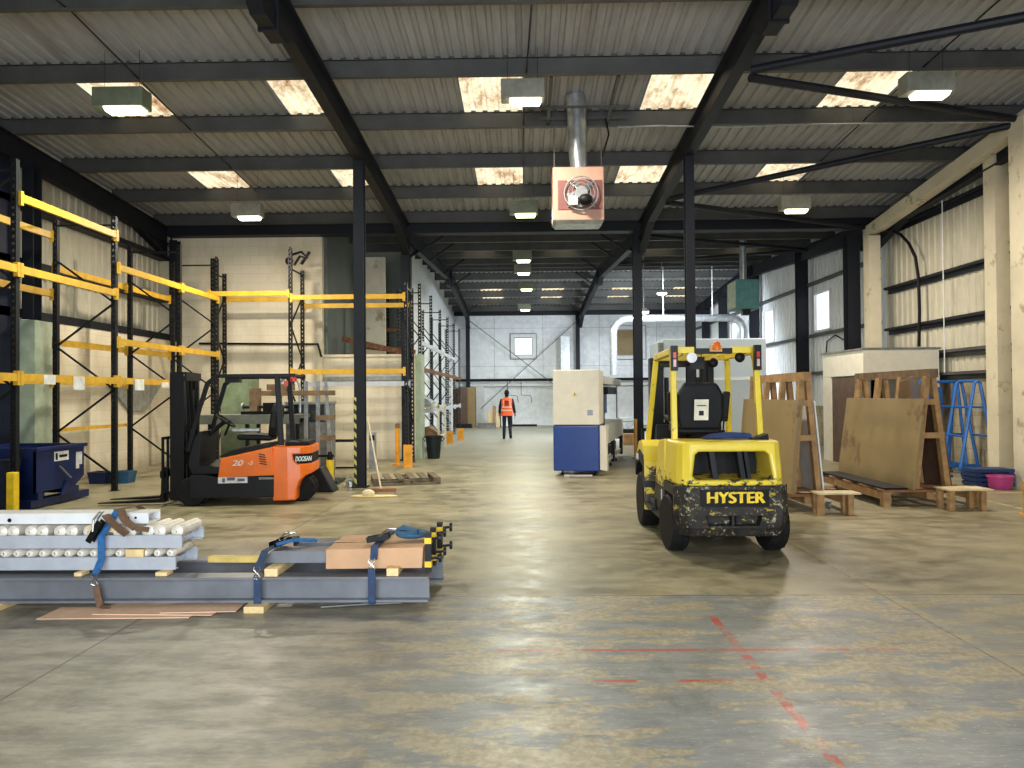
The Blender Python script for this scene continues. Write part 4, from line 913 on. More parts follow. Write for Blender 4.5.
t = thing('white_channel', 'white box beam lying on top of the roller conveyors', 'beam', (-2.96, 6.0, .616))
o = MB().box(-2.5, 0, 0, .2, 0, .082).build('channel_body', whitep, t); cut(o, MB().box(-.6, .1, .012, .188, .012, .073))
for x in (-.16, -.1): MB().lathe([(.010, -.003), (.010, .002)], (x, 0, .045), 'y', 10).build('bolt_hole', black, t)
MB().lathe([(.016, -.003), (.016, .002)], (-1.1, 0, .03), 'y', 12).build('bolt_hole', black, t)
block(-3.30, 5.93, 6.2, .56, .055, .20, 'pale timber wedge between the upper rollers and the white beam')
block(-3.02, 5.90, 6.2, .372, .06, .14, 'pale timber wedge between the two conveyors')
# grey channels, box
for y, x0, w in ((5.98, -2.12, 'front'), (6.32, -2.0, 'rear')):
    o = MB().prism([(x0, .305), (-1.545, .305), (-1.545, .40), (x0 + .14, .40)], 'y', y, y + .2).build('grey_channel', beamgrey, bevel=.004); tag(o, 'grey steel channel under the cardboard box, %s one' % w, 'channel')
    z = o.location.z; cut(o, MB().box(-1.0, -.7, y + .015, y + .185, .32, .385).xf(Matrix.Identity(4)) if False else MB().box(-.3, .9, -.085, .085, .015, .08).xf(Matrix.Translation(o.location + Vector((.3, 0, 0)))))
o = MB().prism([(-1.54, .275), (-.80, .28), (-.79, .44), (-1.54, .425)], 'y', 5.90, 6.5).build('cardboard_box', card, bevel=.006); tag(o, 'long flat cardboard box strapped on the right end of the bundle', 'box')
MB().box(-.37, .37, -.025, .025, .158, .162).build('packing_tape', M('packing tape', (206, 170, 132), .3), o)
for i, (x0, x1, y0, y1, z, rzz) in enumerate(((-3.55, -2.45, 5.55, 5.85, .002, .02), (-3.2, -2.3, 5.62, 6.1, .008, -.04), (-2.7, -2.15, 5.66, 6.2, .014, .06))):
    tag(MB().box(-(x1 - x0) / 2, (x1 - x0) / 2, 0, y1 - y0, 0, .005).xf(Matrix.Translation(((x0 + x1) / 2, y0, z)) @ Matrix.Rotation(rzz, 4, 'Z')).build('cardboard_sheet', cardd), ('lowest', 'middle', 'top')[i] + ' flattened cardboard sheet on the floor under the joists', 'cardboard')
tag(MB().tube([(-1.55, 5.8, .012), (-1.2, 5.82, .03), (-.95, 5.85, .03)], .006, 6).build('loose_wire', galv), 'thin loose wire on the floor under the right end of the joists', 'wire')
# ratchet straps
def ribbon(mb, pts, w, th=.006, across=(1, 0, 0)):
    a = Vector(across)
    for p, q in zip(pts, pts[1:]):
        p, q = Vector(p), Vector(q); d = (q - p).normalized(); n = d.cross(a).normalized()
        mb.bar(p - d * .003, q + d * .003, w, th, n)
    return mb
def hooks(t, x, y, z):
    mb = MB()
    for s_ in (-1, 1): mb.tube([(s_ * .02, 0, .05), (s_ * .024, -.008, .03), (-s_ * .018, -.012, -.01), (-s_ * .024, -.01, -.03), (0, 0, -.045)], .005, 6)
    mb.xf(Matrix.Translation((x, y, z))).build('strap_hook', chrome, t)
def ratchet(t, x, y, z, rz=0, tilt=0):
    m4 = Matrix.Translation((x, y, z)) @ Matrix.Rotation(rz, 4, 'Z') @ Matrix.Rotation(tilt, 4, 'Y')
    MB().box(-.09, .09, -.032, -.026, -.01, .035).box(-.09, .09, .026, .032, -.01, .035).lathe([(.014, -.034), (.014, .034)], (0, 0, .015), 'y', 12).xf(m4).build('ratchet_frame', blackm, t)
    MB().tube([(0, -.03, .02), (.08, -.03, .06), (.15, -.028, .05), (.15, .028, .05), (.08, .03, .06), (0, .03, .02)], .008, 6).xf(m4).build('ratchet_handle', chrome, t)
t = thing('ratchet_strap', 'blue and brown ratchet strap around the roller conveyors', 'strap', (-3.25, 5.9, 0))
mb = MB(); ribbon(mb, [(0, -.13, .0 + .275), (0, -.045, .37), (-.0, -.05, .54), (.03, .05, .66), (.05, .1, .725)], .055); mb.build('webbing', webblue, t)
mb = MB(); ribbon(mb, [(0, -.12, .19), (.02, -.13, .10), (.05, -.15, .04), (.10, -.12, .012)], .05); mb.build('lower_webbing', webbrown, t)
mb = MB(); ribbon(mb, [(.05, .08, .728), (.10, .3, .73), (.14, .5, .60)], .055); mb.build('over_webbing', webbrown, t)
mb = MB(); ribbon(mb, [(.10, .05, .73), (.16, -.02, .67), (.26, -.04, .60), (.34, .0, .585)], .06, .012, (.6, .8, 0)); ribbon(mb, [(.02, -.02, .70), (.10, -.06, .64), (.2, -.06, .56)], .06, .012, (.6, .8, 0)); mb.build('webbing_tail', webbrown, t)
ratchet(t, -.02, -.07, .58, 0, R(-60)); hooks(t, 0, -.135, .235)
t = thing('ratchet_strap', 'dark blue ratchet strap over the left end of the grey channels', 'strap', (-2.02, 5.85, 0))
mb = MB(); ribbon(mb, [(.0, -.09, .02), (.0, -.082, .245)], .055); ribbon(mb, [(.0, -.075, .31), (.0, .09, .41), (.06, .3, .43), (.06, .7, .41), (.06, .75, .1)], .055); mb.build('webbing', webdark, t)
mb = MB(); ribbon(mb, [(.05, .2, .44), (.16, .3, .455), (.30, .42, .43)], .06, .02, (0, 1, 0)); mb.build('webbing_tail', webblue, t)
ratchet(t, .06, .28, .43, R(60), R(-8)); hooks(t, 0, -.085, .275)
t = thing('ratchet_strap', 'dark blue ratchet strap around the cardboard box with bunched tail', 'strap', (-1.16, 5.85, 0))
mb = MB(); ribbon(mb, [(0, -.075, .045), (0, -.082, .06), (0, -.082, .30)], .055); ribbon(mb, [(0, -.0, .36), (.0, .035, .45), (.01, .3, .455), (.01, .68, .45), (.0, .72, .1)], .055); mb.build('webbing', webdark, t)
mb = MB(); pts = [(.02, .22, .47), (.1, .3, .52), (.2, .34, .50), (.3, .3, .52), (.38, .34, .49), (.3, .4, .5), (.16, .38, .54), (.08, .34, .5)]
ribbon(mb, pts, .07, .022, (.2, 1, 0)); mb.sphere((.24, .34, .485), .05, 10, 7, (2.6, 1.1, .7)); mb.build('webbing_tail', M('teal webbing', (52, 92, 120), .8), t)
ratchet(t, .0, .2, .475, 0, R(-10)); hooks(t, 0, -.07, .33)
for i, (x, y, z) in enumerate(((-.755, 5.96, .30), (-.745, 6.2, .30), (-.72, 6.45, .30))):
    t = thing('screw_clamp', ('front', 'middle', 'rear')[i] + ' black clamp with yellow bands on the right end of the bundle', 'clamp', (x, y, z - .06))
    MB().box(-.025, .02, -.03, .03, -.0, .30).build('clamp_bar', blackm, t)
    for z in (.22, .04): MB().box(-.028, .024, -.034, .034, z, z + .045).build('yellow_band', yellowb, t)
    for z in (.25, .10): MB().tube([(.0, 0, z), (.08, 0, z + .01)], .011, 8).lathe([(.035, .08), (.035, .10)], (0, 0, z + .01), 'x', 14).build('clamp_screw', dgrey, t)

# ============================================================ FORKLIFTS
hubm = M('wheel hub grey', (48, 49, 52), .6)
def wheel(parent, x, y, r, w, name='wheel', hub=hubm, tread=True, steer=0, hubcol=None):
    e = MB(); n = 28
    prof = [(r * .62, -w / 2), (r * .93, -w / 2), (r, -w / 2 + .03), (r, w / 2 - .03), (r * .93, w / 2), (r * .62, w / 2)]
    e.lathe(prof, (0, 0, 0), 'x', 32)
    if tread:
        for k in range(n):
            o0 = len(e.v); s_ = 1 if k % 2 else -1
            e.box(min(s_ * w * .04, s_ * (w / 2 - .02)), max(s_ * w * .04, s_ * (w / 2 - .02)), -.02, .02, r - .01, r + .004); e.xf(Matrix.Rotation(2 * math.pi * k / n, 4, 'X'), o0)
    o = e.build(name, rubber, parent, smooth=True); o.location = (x, y, r); o.rotation_euler = (0, 0, steer)
    s_ = 1 if x > 0 else -1; h = MB().lathe([(r * .60, -w * .3), (r * .60, w * .42), (r * .5, w * .46), (r * .45, w * .25), (r * .22, w * .22), (r * .2, w * .4), (r * .02, w * .42)], (0, 0, 0), 'x', 24)
    if s_ < 0: h.xf(Matrix.Scale(-1, 4, (1, 0, 0)))
    for k in range(6):
        a = k * math.pi / 3; h.lathe([(.012, s_ * w * .2), (.012, s_ * w * .32)], (0, math.cos(a) * r * .34, math.sin(a) * r * .34), 'x', 6)
    h.build('wheel_hub', hub, o, smooth=True); return o
def seat(parent, x, y, z, lab=True):
    p = MB().prism([(0, 0), (.5, .02), (.52, .08), (.48, .12), (.1, .10), (0, .08)], 'x', -.24, .24).xf(Matrix.Translation((x, y, z))).build('seat_cushion', seatm, parent, bevel=.03)
    b = MB().prism([(-.21, 0), (.21, 0), (.25, .15), (.24, .38), (.17, .50), (-.17, .50), (-.24, .38), (-.25, .15)], 'y', -.06, .06).xf(Matrix.Translation((x, y, z + .06)) @ Matrix.Rotation(R(8), 4, 'X')).build('seat_back', seatm, parent, bevel=.03)
    return b
def mast(parent, y, w, h, mat=blackm, rail=.08, dep=.17):
    for s_ in (-1, 1):
        MB().box(s_ * w - rail / 2, s_ * w + rail / 2, y, y + .02, .08, h).box(s_ * w - rail / 2, s_ * w + rail / 2, y + dep - .02, y + dep, .08, h).box(s_ * w + s_ * rail / 2 - .012, s_ * w + s_ * rail / 2, y, y + dep, .08, h).build('mast_rail', mat, parent)
        MB().box(s_ * (w - .075) - .03, s_ * (w - .075) + .03, y + .02, y + dep - .02, .1, h + .015).build('inner_mast_rail', mat, parent)
        MB().tube([(s_ * (w - .16), y + .03, .15), (s_ * (w - .16), y + .03, h - .25)], .03, 10).build('lift_cylinder', dgrey, parent)
        MB().bar((s_ * (w - .115), y + .08, .3), (s_ * (w - .115), y + .08, h - .1), .02, .05, (0, 1, 0)).build('lift_chain', blackm, parent)
    for z in (.25, h * .55, h - .12): MB().box(-w, w, y, y + .04, z, z + .10).build('mast_crossmember', mat, parent)
def carriage(parent, y, w, top, flen, bars=5, fork_x=.25, z0=.1):
    MB().box(-w, w, y, y + .05, z0 + .02, z0 + .12).box(-w, w, y, y + .05, z0 + .36, z0 + .46).box(-w + .12, -w + .18, y - .02, y + .03, z0, z0 + .5).box(w - .18, w - .12, y - .02, y + .03, z0, z0 + .5).build('fork_carriage', blackm, parent)
    mb = MB().box(-w, w, y, y + .03, top - .04, top)
    for i in range(bars): x = -w + i * (2 * w - .04) / (bars - 1); mb.box(x, x + .04, y, y + .03, z0 + .44, top)
    mb.build('load_backrest', blackm, parent)
    for s_ in (-1, 1):
        MB().prism([(y + .05, z0 + .5), (y + .09, z0 + .5), (y + .10, .09), (y + flen, .045), (y + flen, .035), (y + .05, .035)], 'x', s_ * fork_x - .06, s_ * fork_x + .06).build('fork', blackm, parent)
# ---------- yellow forklift, seen from behind
t = thing('forklift', 'scuffed bright yellow forklift seen from behind with a black rear bumper', 'forklift', (2.01, 7.5, 0), R(-.3))
H = t
plan = [(-.42, .0), (.42, .0), (.48, .04), (.52, .14), (.545, .35), (.545, .62), (-.56, .62), (-.56, .35), (-.53, .14), (-.49, .04)]
plan2 = [(-.41, .05), (.41, .05), (.46, .09), (.50, .18), (.52, .37), (.52, .62), (-.535, .62), (-.535, .37), (-.51, .18), (-.47, .09)]
o = MB().prism(plan, 'z', .70, 1.13, plan2).build('counterweight', scuff, t)
cut(o, MB().prism([(-.385, .80), (-.36, .76), (.36, .76), (.385, .80), (.355, 1.0), (.32, 1.03), (-.32, 1.03), (-.355, 1.0)], 'y', -.1, .55))
b = o.modifiers.new('edge', 'BEVEL'); b.width = .03; b.segments = 3; b.limit_method = 'ANGLE'; b.angle_limit = R(50)
MB().box(-.37, .37, .50, .52, .77, 1.02).build('radiator_grille', black, t)
for x, w in ((-.17, .05), (.10, .045), (.16, .035)): MB().bar((x - .02, .14, 1.03), (x + .02, .14, .76), w, .12, (0, 1, 0)).build('vent_rib', dgrey, t)
lowp = [(-.44, -.03), (.44, -.03), (.55, .05), (.62, .20), (.62, .20), (.62, .21), (-.62, .21), (-.62, .2), (-.55, .05)]
lowp = [(-.45, -.03), (.46, -.03), (.52, .02), (.55, .09), (.55, .15), (-.56, .15), (-.56, .09), (-.52, .02)]
mb = MB(); rings = [([(x * .88, y + .05) for x, y in lowp], .21), ([(x * .95, y + .01) for x, y in lowp], .30), (lowp, .42), (lowp, .60), ([(x * .97, y + .015) for x, y in lowp], .705)]
k = len(lowp); mb.add([(x, y, z) for p, z in rings for x, y in p], [tuple(range(k - 1, -1, -1)), tuple((len(rings) - 1) * k + i for i in range(k))] + [(j * k + i, j * k + (i + 1) % k, (j + 1) * k + (i + 1) % k, (j + 1) * k + i) for j in range(len(rings) - 1) for i in range(k)])
o = mb.build('rear_bumper', chip, t)
cut(o, MB().prism([(-.24, .32), (.24, .32), (.27, .42), (-.27, .42)], 'y', -.1, .10))
b = o.modifiers.new('edge', 'BEVEL'); b.width = .012; b.segments = 2; b.limit_method = 'ANGLE'; b.angle_limit = R(50)
MB().lathe([(.03, .30), (.03, .44)], (0, .03, 0), n=12).build('tow_pin', dgrey, t); MB().box(-.28, .28, .101, .11, .31, .43).build('hitch_recess', black, t)
MB().box(-.33, .33, -.036, -.028, .505, .67).build('name_plate', black, t)
text('HYSTER', 'name_lettering', MATS['bollard yellow'], t, .152, (-.0, -.04, .588), (R(90), 0, 0), .003, 1.05, 0.0, .014)
# body between the axles
for s_ in (-1, 1): MB().prism([(.14, .60), (.72, .60), (.72, .70), (.14, .70)], 'x', s_ * .56, s_ * .30).build('wheel_arch', dgrey, t)
MB().prism([(.62, .24), (1.62, .24), (1.62, .42), (1.28, .44), (1.20, .60), (.62, .60)], 'x', -.56, .56).build('chassis', dgrey, t)
MB().prism([(.62, .60), (1.20, .60), (1.05, 1.02), (.95, 1.10), (.62, 1.13)], 'x', -.56, .56).build('engine_cover', scuff, t, bevel=.02)
for s_ in (-1, 1):
    MB().prism([(1.60, .24), (1.62, .80), (1.70, .98), (1.80, 1.05), (2.05, 1.02), (2.26, .84), (2.30, .60), (2.2, .74), (1.95, .80), (1.70, .74), (1.64, .5), (1.66, .24)], 'x', s_ * .62, s_ * .40).build('front_fender', scuff, t)
    MB().prism([(1.66, .50), (1.70, .74), (1.95, .80), (2.2, .74), (2.28, .58), (2.32, .62), (2.24, .84), (1.95, .93), (1.66, .88), (1.60, .5)], 'x', s_ * .63, s_ * .43).build('fender_liner', dgrey, t)
    MB().box(s_ * .60 - .02, s_ * .60 + .02, 1.10, 1.55, .30, .34).box(s_ * .57 - .01, s_ * .57 + .01, 1.15, 1.5, .3, .42).build('step', dgrey, t)
MB().box(-.646, -.636, 1.98, 2.12, .80, .87).box(-.566, -.562, .75, .80, .42, .58).build('label_sticker', sticker, t)
MB().prism([(1.62, .40), (2.25, .40), (2.28, 1.0), (2.1, 1.22), (2.05, 1.22), (1.95, .42)], 'x', -.40, .40).build('cowl', dgrey, t, bevel=.01)
for s_ in (-1, 1):
    wheel(t, s_ * .49, .45, .285, .18, 'rear_wheel', steer=R(5)); wheel(t, s_ * .52, 1.96, .325, .22, 'front_wheel')
# overhead guard
pw = .058
for s_ in (-1, 1):
    MB().bar((s_ * .44 - .03, .50, 1.10), (s_ * .43 - .03, .60, 1.98), pw, .07, (0, 1, 0)).bar((s_ * .43 - .03, .60, 1.96), (s_ * .42 - .02, .72, 2.055), pw, .07, (0, 1, 0)).build('rear_guard_post', hyellow, t, bevel=.008)
    MB().bar((s_ * .50, 2.10, 1.0), (s_ * .43, 1.86, 2.0), .06, .06, (0, 1, 0)).build('front_guard_post', hyellow, t, bevel=.008)
    MB().bar((s_ * .43 - .02, .66, 2.05), (s_ * .42, 1.90, 2.04), .07, .07).build('guard_side_rail', hyellow, t, bevel=.008)
for s_ in (-1, 1): MB().bar((s_ * .43 - .02, .70, 2.06), (s_ * .20 - .02, .70, 2.06), .07, .07).build('guard_rear_rail', hyellow, t, bevel=.006)
MB().bar((-.22, .70, 2.05), (.18, .70, 2.05), .05, .06).build('guard_rear_plate', blackm, t)
MB().bar((-.43, 1.88, 2.04), (.43, 1.88, 2.04), .07, .08).build('guard_front_rail', hyellow, t, bevel=.008)
for i in range(5): x = -.32 + i * .16; MB().bar((x, .7, 2.065), (x, 1.88, 2.065), .025, .03).build('guard_bar', hyellow, t)
for s_ in (-1, 1):
    MB().box(s_ * .43 - .03 - .035, s_ * .43 - .03 + .035, .50, .55, 1.84, 2.10).build('tail_light_bracket', blackm, t)
    MB().box(s_ * .43 - .03 - .015, s_ * .43 - .03 + .015, .49, .50, 1.97, 2.03).build('tail_light', redp, t); MB().box(s_ * .43 - .03 - .014, s_ * .43 - .03 + .014, .49, .50, 1.88, 1.955).build('reversing_light', M('pale red lens', (214, 176, 176), .3), t)
MB().lathe([(.045, 2.06), (.045, 2.08), (.04, 2.10), (.035, 2.13), (.015, 2.15)], (.0, .60, 0), n=16).build('beacon', amber, t, smooth=True)
MB().box(-.06, .06, .62, .70, 2.04, 2.11).build('beacon_bracket', M('beacon plate', (196, 160, 110)), t)
MB().lathe([(.02, 0), (.055, .01), (.055, .03), (.03, .06)], (-.25, .64, 1.98), 'y', 16).build('work_light', whitep, t, smooth=True)
for x, y, z in ((.13, 1.3, 1.95), (.26, .68, 1.98)): MB().sphere((x, y, z), .055, 12, 8, (1, .6, 1)).build('mirror', black, t, smooth=True)
MB().box(-.40, -.05, 1.7, 1.74, 1.93, 1.96).box(-.12, .03, 1.3, 1.4, 1.88, 2.02).build('control_box', blackm, t)
MB().bar((.27, .70, 2.0), (.4, .70, 2.06), .01, .01).bar((-.36, .7, 2.0), (-.3, .7, 2.06), .01, .01).build('guard_cable', black, t)
b = seat(t, -.15, .80, 1.16)
MB().box(-.075, .075, -.004, .0, 0, .22).xf(Matrix.Translation((-.16, .655, 1.32)) @ Matrix.Rotation(R(8), 4, 'X')).build('seat_label', M('cream seat label', (222, 216, 196)), t)
MB().box(-.025, .025, -.007, -.004, .05, .10).box(-.05, .05, -.007, -.004, .15, .16).xf(Matrix.Translation((-.16, .655, 1.32)) @ Matrix.Rotation(R(8), 4, 'X')).build('label_marking', dgrey, t)
for s_ in (-1, 1): MB().bar((s_ * .28 - .15, .85, 1.30), (s_ * .30 - .15, .80, 1.62), .07, .06, (0, 1, 0)).bar((s_ * .28 - .15, .8, 1.32), (s_ * .28 - .15, 1.2, 1.34), .06, .05).build('seat_wing', seatm, t, bevel=.015)
MB().tube([(-.05, 1.62 + 0, 1.30), (-.05, 1.9, 1.10)], .03, 8).build('steering_column', black, t)
mb = MB(); mb.tube([(.17 * math.cos(k * math.pi / 12), .17 * math.sin(k * math.pi / 12), 0) for k in range(25)], .014, 6, False)
for k in range(3): mb.bar((0, 0, 0), (.17 * math.cos(k * 2.09), .17 * math.sin(k * 2.09), 0), .02, .012)
mb.xf(Matrix.Translation((-.05, 1.60, 1.33)) @ Matrix.Rotation(R(25), 4, 'X')).build('steering_wheel', black, t)
for x in (.2, .27, .34): MB().tube([(x, 1.75, 1.1), (x, 1.68, 1.35)], .01, 6).sphere((x, 1.68, 1.37), .022, 8, 6).build('control_lever', black, t)
MB().tube([(-.30, 1.2, 1.2), (-.28, 1.2, 1.42)], .03, 8).sphere((-.28, 1.2, 1.5), .06, 10, 7).build('hose_reel', dgrey, t)
MB().prism([(-.2, 1.14), (.3, 1.14), (.28, 1.19), (.1, 1.2), (-.1, 1.18)], 'y', .38, .56).build('blue_rag', M('blue cloth', (40, 60, 110), .9), t, bevel=.01)
MB().prism([(.26, 1.13), (.44, 1.13), (.43, 1.19)], 'y', .3, .45).build('fuel_cap', black, t)
MB().tube([(.12, .9, .0 + 1.1), (.12, .9, 1.2)], .03, 8).build('filler_neck', black, t)
mast(t, 2.42, .36, 2.06); carriage(t, 2.64, .50, 1.15, 1.15)
# ---------- orange forklift, side on
t = thing('forklift', 'orange and black electric forklift parked side on by the left racking', 'forklift', (-3.20, 11.98, 0), R(90 + 7))
# local: y forward (to the left of the picture), +x is away from the camera after the turn
NS = -1
plan = [(-.34, .06), (.34, .06), (.46, .12), (.52, .22), (.55, .40), (.55, .62), (-.55, .62), (-.55, .40), (-.52, .22), (-.46, .12)]
o = MB().prism(plan, 'z', .06, .86, [(x * .97, y + .01) for x, y in plan]).build('counterweight', dorange, t)
cut(o, MB().prism([(-.1, -.1), (.30, -.1), (.28, .22), (.24, .34), (.16, .42), (.04, .46), (-.1, .46)], 'x', -.8, .8))
cut(o, MB().prism([(-.1, .60), (.26, .60), (.32, .66), (.33, .74), (-.1, .74)], 'x', -.8, .8))
b = o.modifiers.new('edge', 'BEVEL'); b.width = .02; b.segments = 2; b.limit_method = 'ANGLE'; b.angle_limit = R(50)
MB().prism([(-.33, .08), (.33, .08), (.44, .14), (.50, .24), (.52, .36), (-.52, .36), (-.50, .24), (-.44, .14)], 'z', .595, .745).build('black_band', black, t)
text('DOOSAN', 'name_lettering', whitep, t, .105, (-.488, .185, .668), (R(90), 0, R(-62)), .003, .55, .2, .008)
MB().box(-.35, .35, .12, .48, .86, .92).build('rear_cover', black, t, bevel=.02)
MB().prism([(.62, .86), (1.36, .70), (1.40, .42), (.60, .44)], 'x', -.56, .56).build('side_cover', dorange, t, bevel=.01)
MB().prism([(.60, .40), (.60, .44), (1.42, .42), (1.62, .46), (1.80, .46), (1.80, .12), (.60, .12)], 'x', -.55, .55).build('chassis', dgrey, t, bevel=.008)
MB().prism([(.62, .87), (1.36, .71), (1.40, .73), (1.20, .82), (.62, .91)], 'x', -.50, .50).build('seat_deck', black, t)
MB().prism([(1.36, .46), (1.80, .46), (1.86, .60), (1.80, .96), (1.70, 1.10), (1.66, 1.10), (1.70, .60), (1.36, .56)], 'x', -.45, .45).build('cowl', dgrey, t, bevel=.01)
text('20', 'model_lettering', sticker, t, .115, (-.566, 1.13, .625), (R(90), 0, R(-90)), .002, 1.3, .25, .006); text('-5', 'model_lettering', sticker, t, .08, (-.566, .94, .625), (R(90), 0, R(-90)), .002, 1.2, .25, 0)
MB().box(-.556, -.552, .98, 1.40, .335, .425).build('label_sticker', sticker, t); MB().box(-.559, -.556, 1.30, 1.34, .35, .41).box(-.559, -.556, 1.02, 1.12, .36, .40).box(-.559, -.556, 1.16, 1.27, .375, .42).build('label_marking', M('grey blue print', (90, 96, 130)), t)
mb = MB()
for k in range(5): mb.bar((-.562, .70 + k * .006, .60 + k * .035), (-.562, .80 + k * .004, .62 + k * .035), .012, .014)
mb.build('cover_vent', dgrey, t)
text('DOOSAN', 'small_lettering', sticker, t, .045, (-.556, .71, .395), (R(90), 0, R(-90)), .001, 1.1)
for s_ in (-1, 1): wheel(t, s_ * .45, 1.78, .215, .18, 'drive_wheel'); 
for s_ in (-1, 1): wheel(t, s_ * .13, .26, .20, .15, 'steer_wheel')
for s_ in (-1, 1):
    MB().bar((s_ * .50, .50, .88), (s_ * .48, .56, 1.90), .07, .075, (0, 1, 0)).build('rear_guard_post', blackm, t, bevel=.008)
    MB().bar((s_ * .50, 1.84, .80), (s_ * .50, 1.66, 1.50), .06, .06, (0, 1, 0)).bar((s_ * .50, 1.66, 1.48), (s_ * .49, 1.56, 1.82), .06, .06, (0, 1, 0)).bar((s_ * .49, 1.57, 1.80), (s_ * .49, 1.42, 1.92), .06, .06, (0, 1, 0)).build('front_guard_post', blackm, t, bevel=.008)
    MB().bar((s_ * .48, 1.45, 1.915), (s_ * .48, .30, 1.92), .06, .055).build('guard_side_rail', blackm, t, bevel=.006)
for i in range(8): y = .34 + i * .15; MB().bar((-.46, y, 1.93), (.46, y, 1.93), .035, .03).build('guard_bar', blackm, t)
MB().box(-.35, -.15, 1.15, 1.35, 1.82, 1.90).build('work_light', blackm, t); MB().lathe([(.05, 1.83), (.05, 1.88), (.03, 1.90)], (-.40, .34, -.0), n=12).build('beacon', redp, t)
MB().box(-.53, -.50, .40, .46, 1.76, 1.84).build('tail_light', redp, t)
seat(t, 0, .70, .93); 
MB().box(-.36, -.30, .85, 1.25, 1.08, 1.13).build('armrest', galv, t, bevel=.01)
MB().tube([(0, 1.72, 1.0), (0, 1.45, 1.22)], .035, 8).build('steering_column', black, t)
mb = MB(); mb.tube([(.16 * math.cos(k * math.pi / 12), .16 * math.sin(k * math.pi / 12), 0) for k in range(25)], .014, 6, False)
for k in range(3): mb.bar((0, 0, 0), (.16 * math.cos(k * 2.09), .16 * math.sin(k * 2.09), 0), .02, .012)
mb.xf(Matrix.Translation((0, 1.43, 1.24)) @ Matrix.Rotation(R(35), 4, 'X')).build('steering_wheel', black, t)
for x in (.18, .25): MB().tube([(x, 1.5, 1.0), (x, 1.42, 1.2)], .01, 6).sphere((x, 1.42, 1.22), .022, 8, 6).build('control_lever', black, t)
mast(t, 1.93, .34, 1.97, blackm, .09, .2); carriage(t, 2.20, .46, 1.02, 1.0, 5, .22, .06)
for x in (-.2, .0, .2): MB().tube([(x, 1.95, 1.9), (x, 1.90, 1.2), (x, 1.95, .6)], .014, 6).build('hydraulic_hose', black, t)
text('DOOSAN', 'mast_lettering', sticker, t, .085, (-.392, 2.03, 1.52), (0, R(-90), 0), .002, 1.25, .15, .006)
MB().box(-.37, .37, 1.90, 1.93, 1.86, 1.98).build('mast_head_plate', dgrey, t)
text('B11347', 'serial_lettering', sticker, t, .065, (-.392, 2.0, 1.92), (R(90), 0, R(-90)), .002, .8)

# ============================================================ PERSON
t = thing('person', 'person in an orange vest and dark clothes walking away down the aisle', 'person', (-.66, 27.7, 0))
def skinned(name, joints, edges, mat, parent, sub=2):
    me = bpy.data.meshes.new(name); me.from_pydata([j[0] for j in joints], edges, []); me.materials.append(mat)
    o = bpy.data.objects.new(name, me); COL.objects.link(o); o.parent = parent
    m = o.modifiers.new('skin', 'SKIN'); m.use_smooth_shade = True; sv = me.skin_vertices[0].data
    for i, j in enumerate(joints): r = j[1]; sv[i].radius = r if isinstance(r, tuple) else (r, r)
    sv[0].use_root = True
    o.modifiers.new('sub', 'SUBSURF').levels = sub; o.modifiers['sub'].render_levels = sub
    bpy.context.view_layer.update(); dg = bpy.context.evaluated_depsgraph_get(); m2 = bpy.data.meshes.new_from_object(o.evaluated_get(dg)); o.modifiers.clear(); o.data = m2; m2.name = name
    return o
J = [((0, 0, .98), (.13, .10)), ((0, 0, 1.2), (.13, .09)), ((0, 0, 1.40), (.15, .09)), ((0, 0, 1.52), .055), ((0, .01, 1.60), .07), ((0, .01, 1.70), .09),
     ((-.19, 0, 1.42), .055), ((-.25, 0, 1.15), .042), ((-.27, .03, .92), .032), ((-.27, .04, .84), (.02, .038)),
     ((.19, 0, 1.42), .055), ((.25, -.02, 1.15), .042), ((.29, .0, .92), .032), ((.29, .0, .84), (.02, .038)),
     ((-.09, 0, .90), .085), ((-.10, .03, .50), .055), ((-.11, -.02, .08), .04), ((-.12, .12, .04), (.04, .03)),
     ((.09, 0, .90), .085), ((.10, .08, .52), .055), ((.13, -.12, .14), .04), ((.14, .0, .06), (.04, .03))]
E = [(0, 1), (1, 2), (2, 3), (3, 4), (4, 5), (2, 6), (6, 7), (7, 8), (8, 9), (2, 10), (10, 11), (11, 12), (12, 13), (0, 14), (14, 15), (15, 16), (16, 17), (0, 18), (18, 19), (19, 20), (20, 21)]
skinned('body', J, E, skin, t)
for s_, (x, y, z) in ((-1, (-.27, .045, .83)), (1, (.29, .005, .83))):   # five separate fingers each
    for k in range(4):
        L = (.07, .08, .075, .06)[k]; yy = y + .034 - k * .0225
        skinned('finger', [((x, yy, z - .01), .0085), ((x - s_ * .006, yy + .004, z - L * .6), .0078), ((x - s_ * .02, yy + .008, z - L - .015), .006)], [(0, 1), (1, 2)], skin, t, 1)
    skinned('thumb', [((x, y + .03, z + .03), .010), ((x - s_ * .01, y + .06, z), .009), ((x - s_ * .015, y + .065, z - .03), .007)], [(0, 1), (1, 2)], skin, t, 1)
def grow(js, d): return [(p, tuple(v + d for v in r) if isinstance(r, tuple) else r + d) for p, r in js]
top = [J[i] for i in (1, 0, 2)] + [J[6], J[7], ((-.268, .028, .935), .036), J[10], J[11], ((.288, 0, .935), .036), ((0, 0, 1.49), .06)]
skinned('jumper', grow(top, .014), [(0, 1), (0, 2), (2, 3), (3, 4), (4, 5), (2, 6), (6, 7), (7, 8), (2, 9)], cloth, t)
tr = [J[0], J[14], J[15], ((-.109, -.018, .085), .046), J[18], J[19], ((.13, -.115, .145), .046)]
skinned('trousers', grow(tr, .014), [(0, 1), (1, 2), (2, 3), (0, 4), (4, 5), (5, 6)], jeans, t)
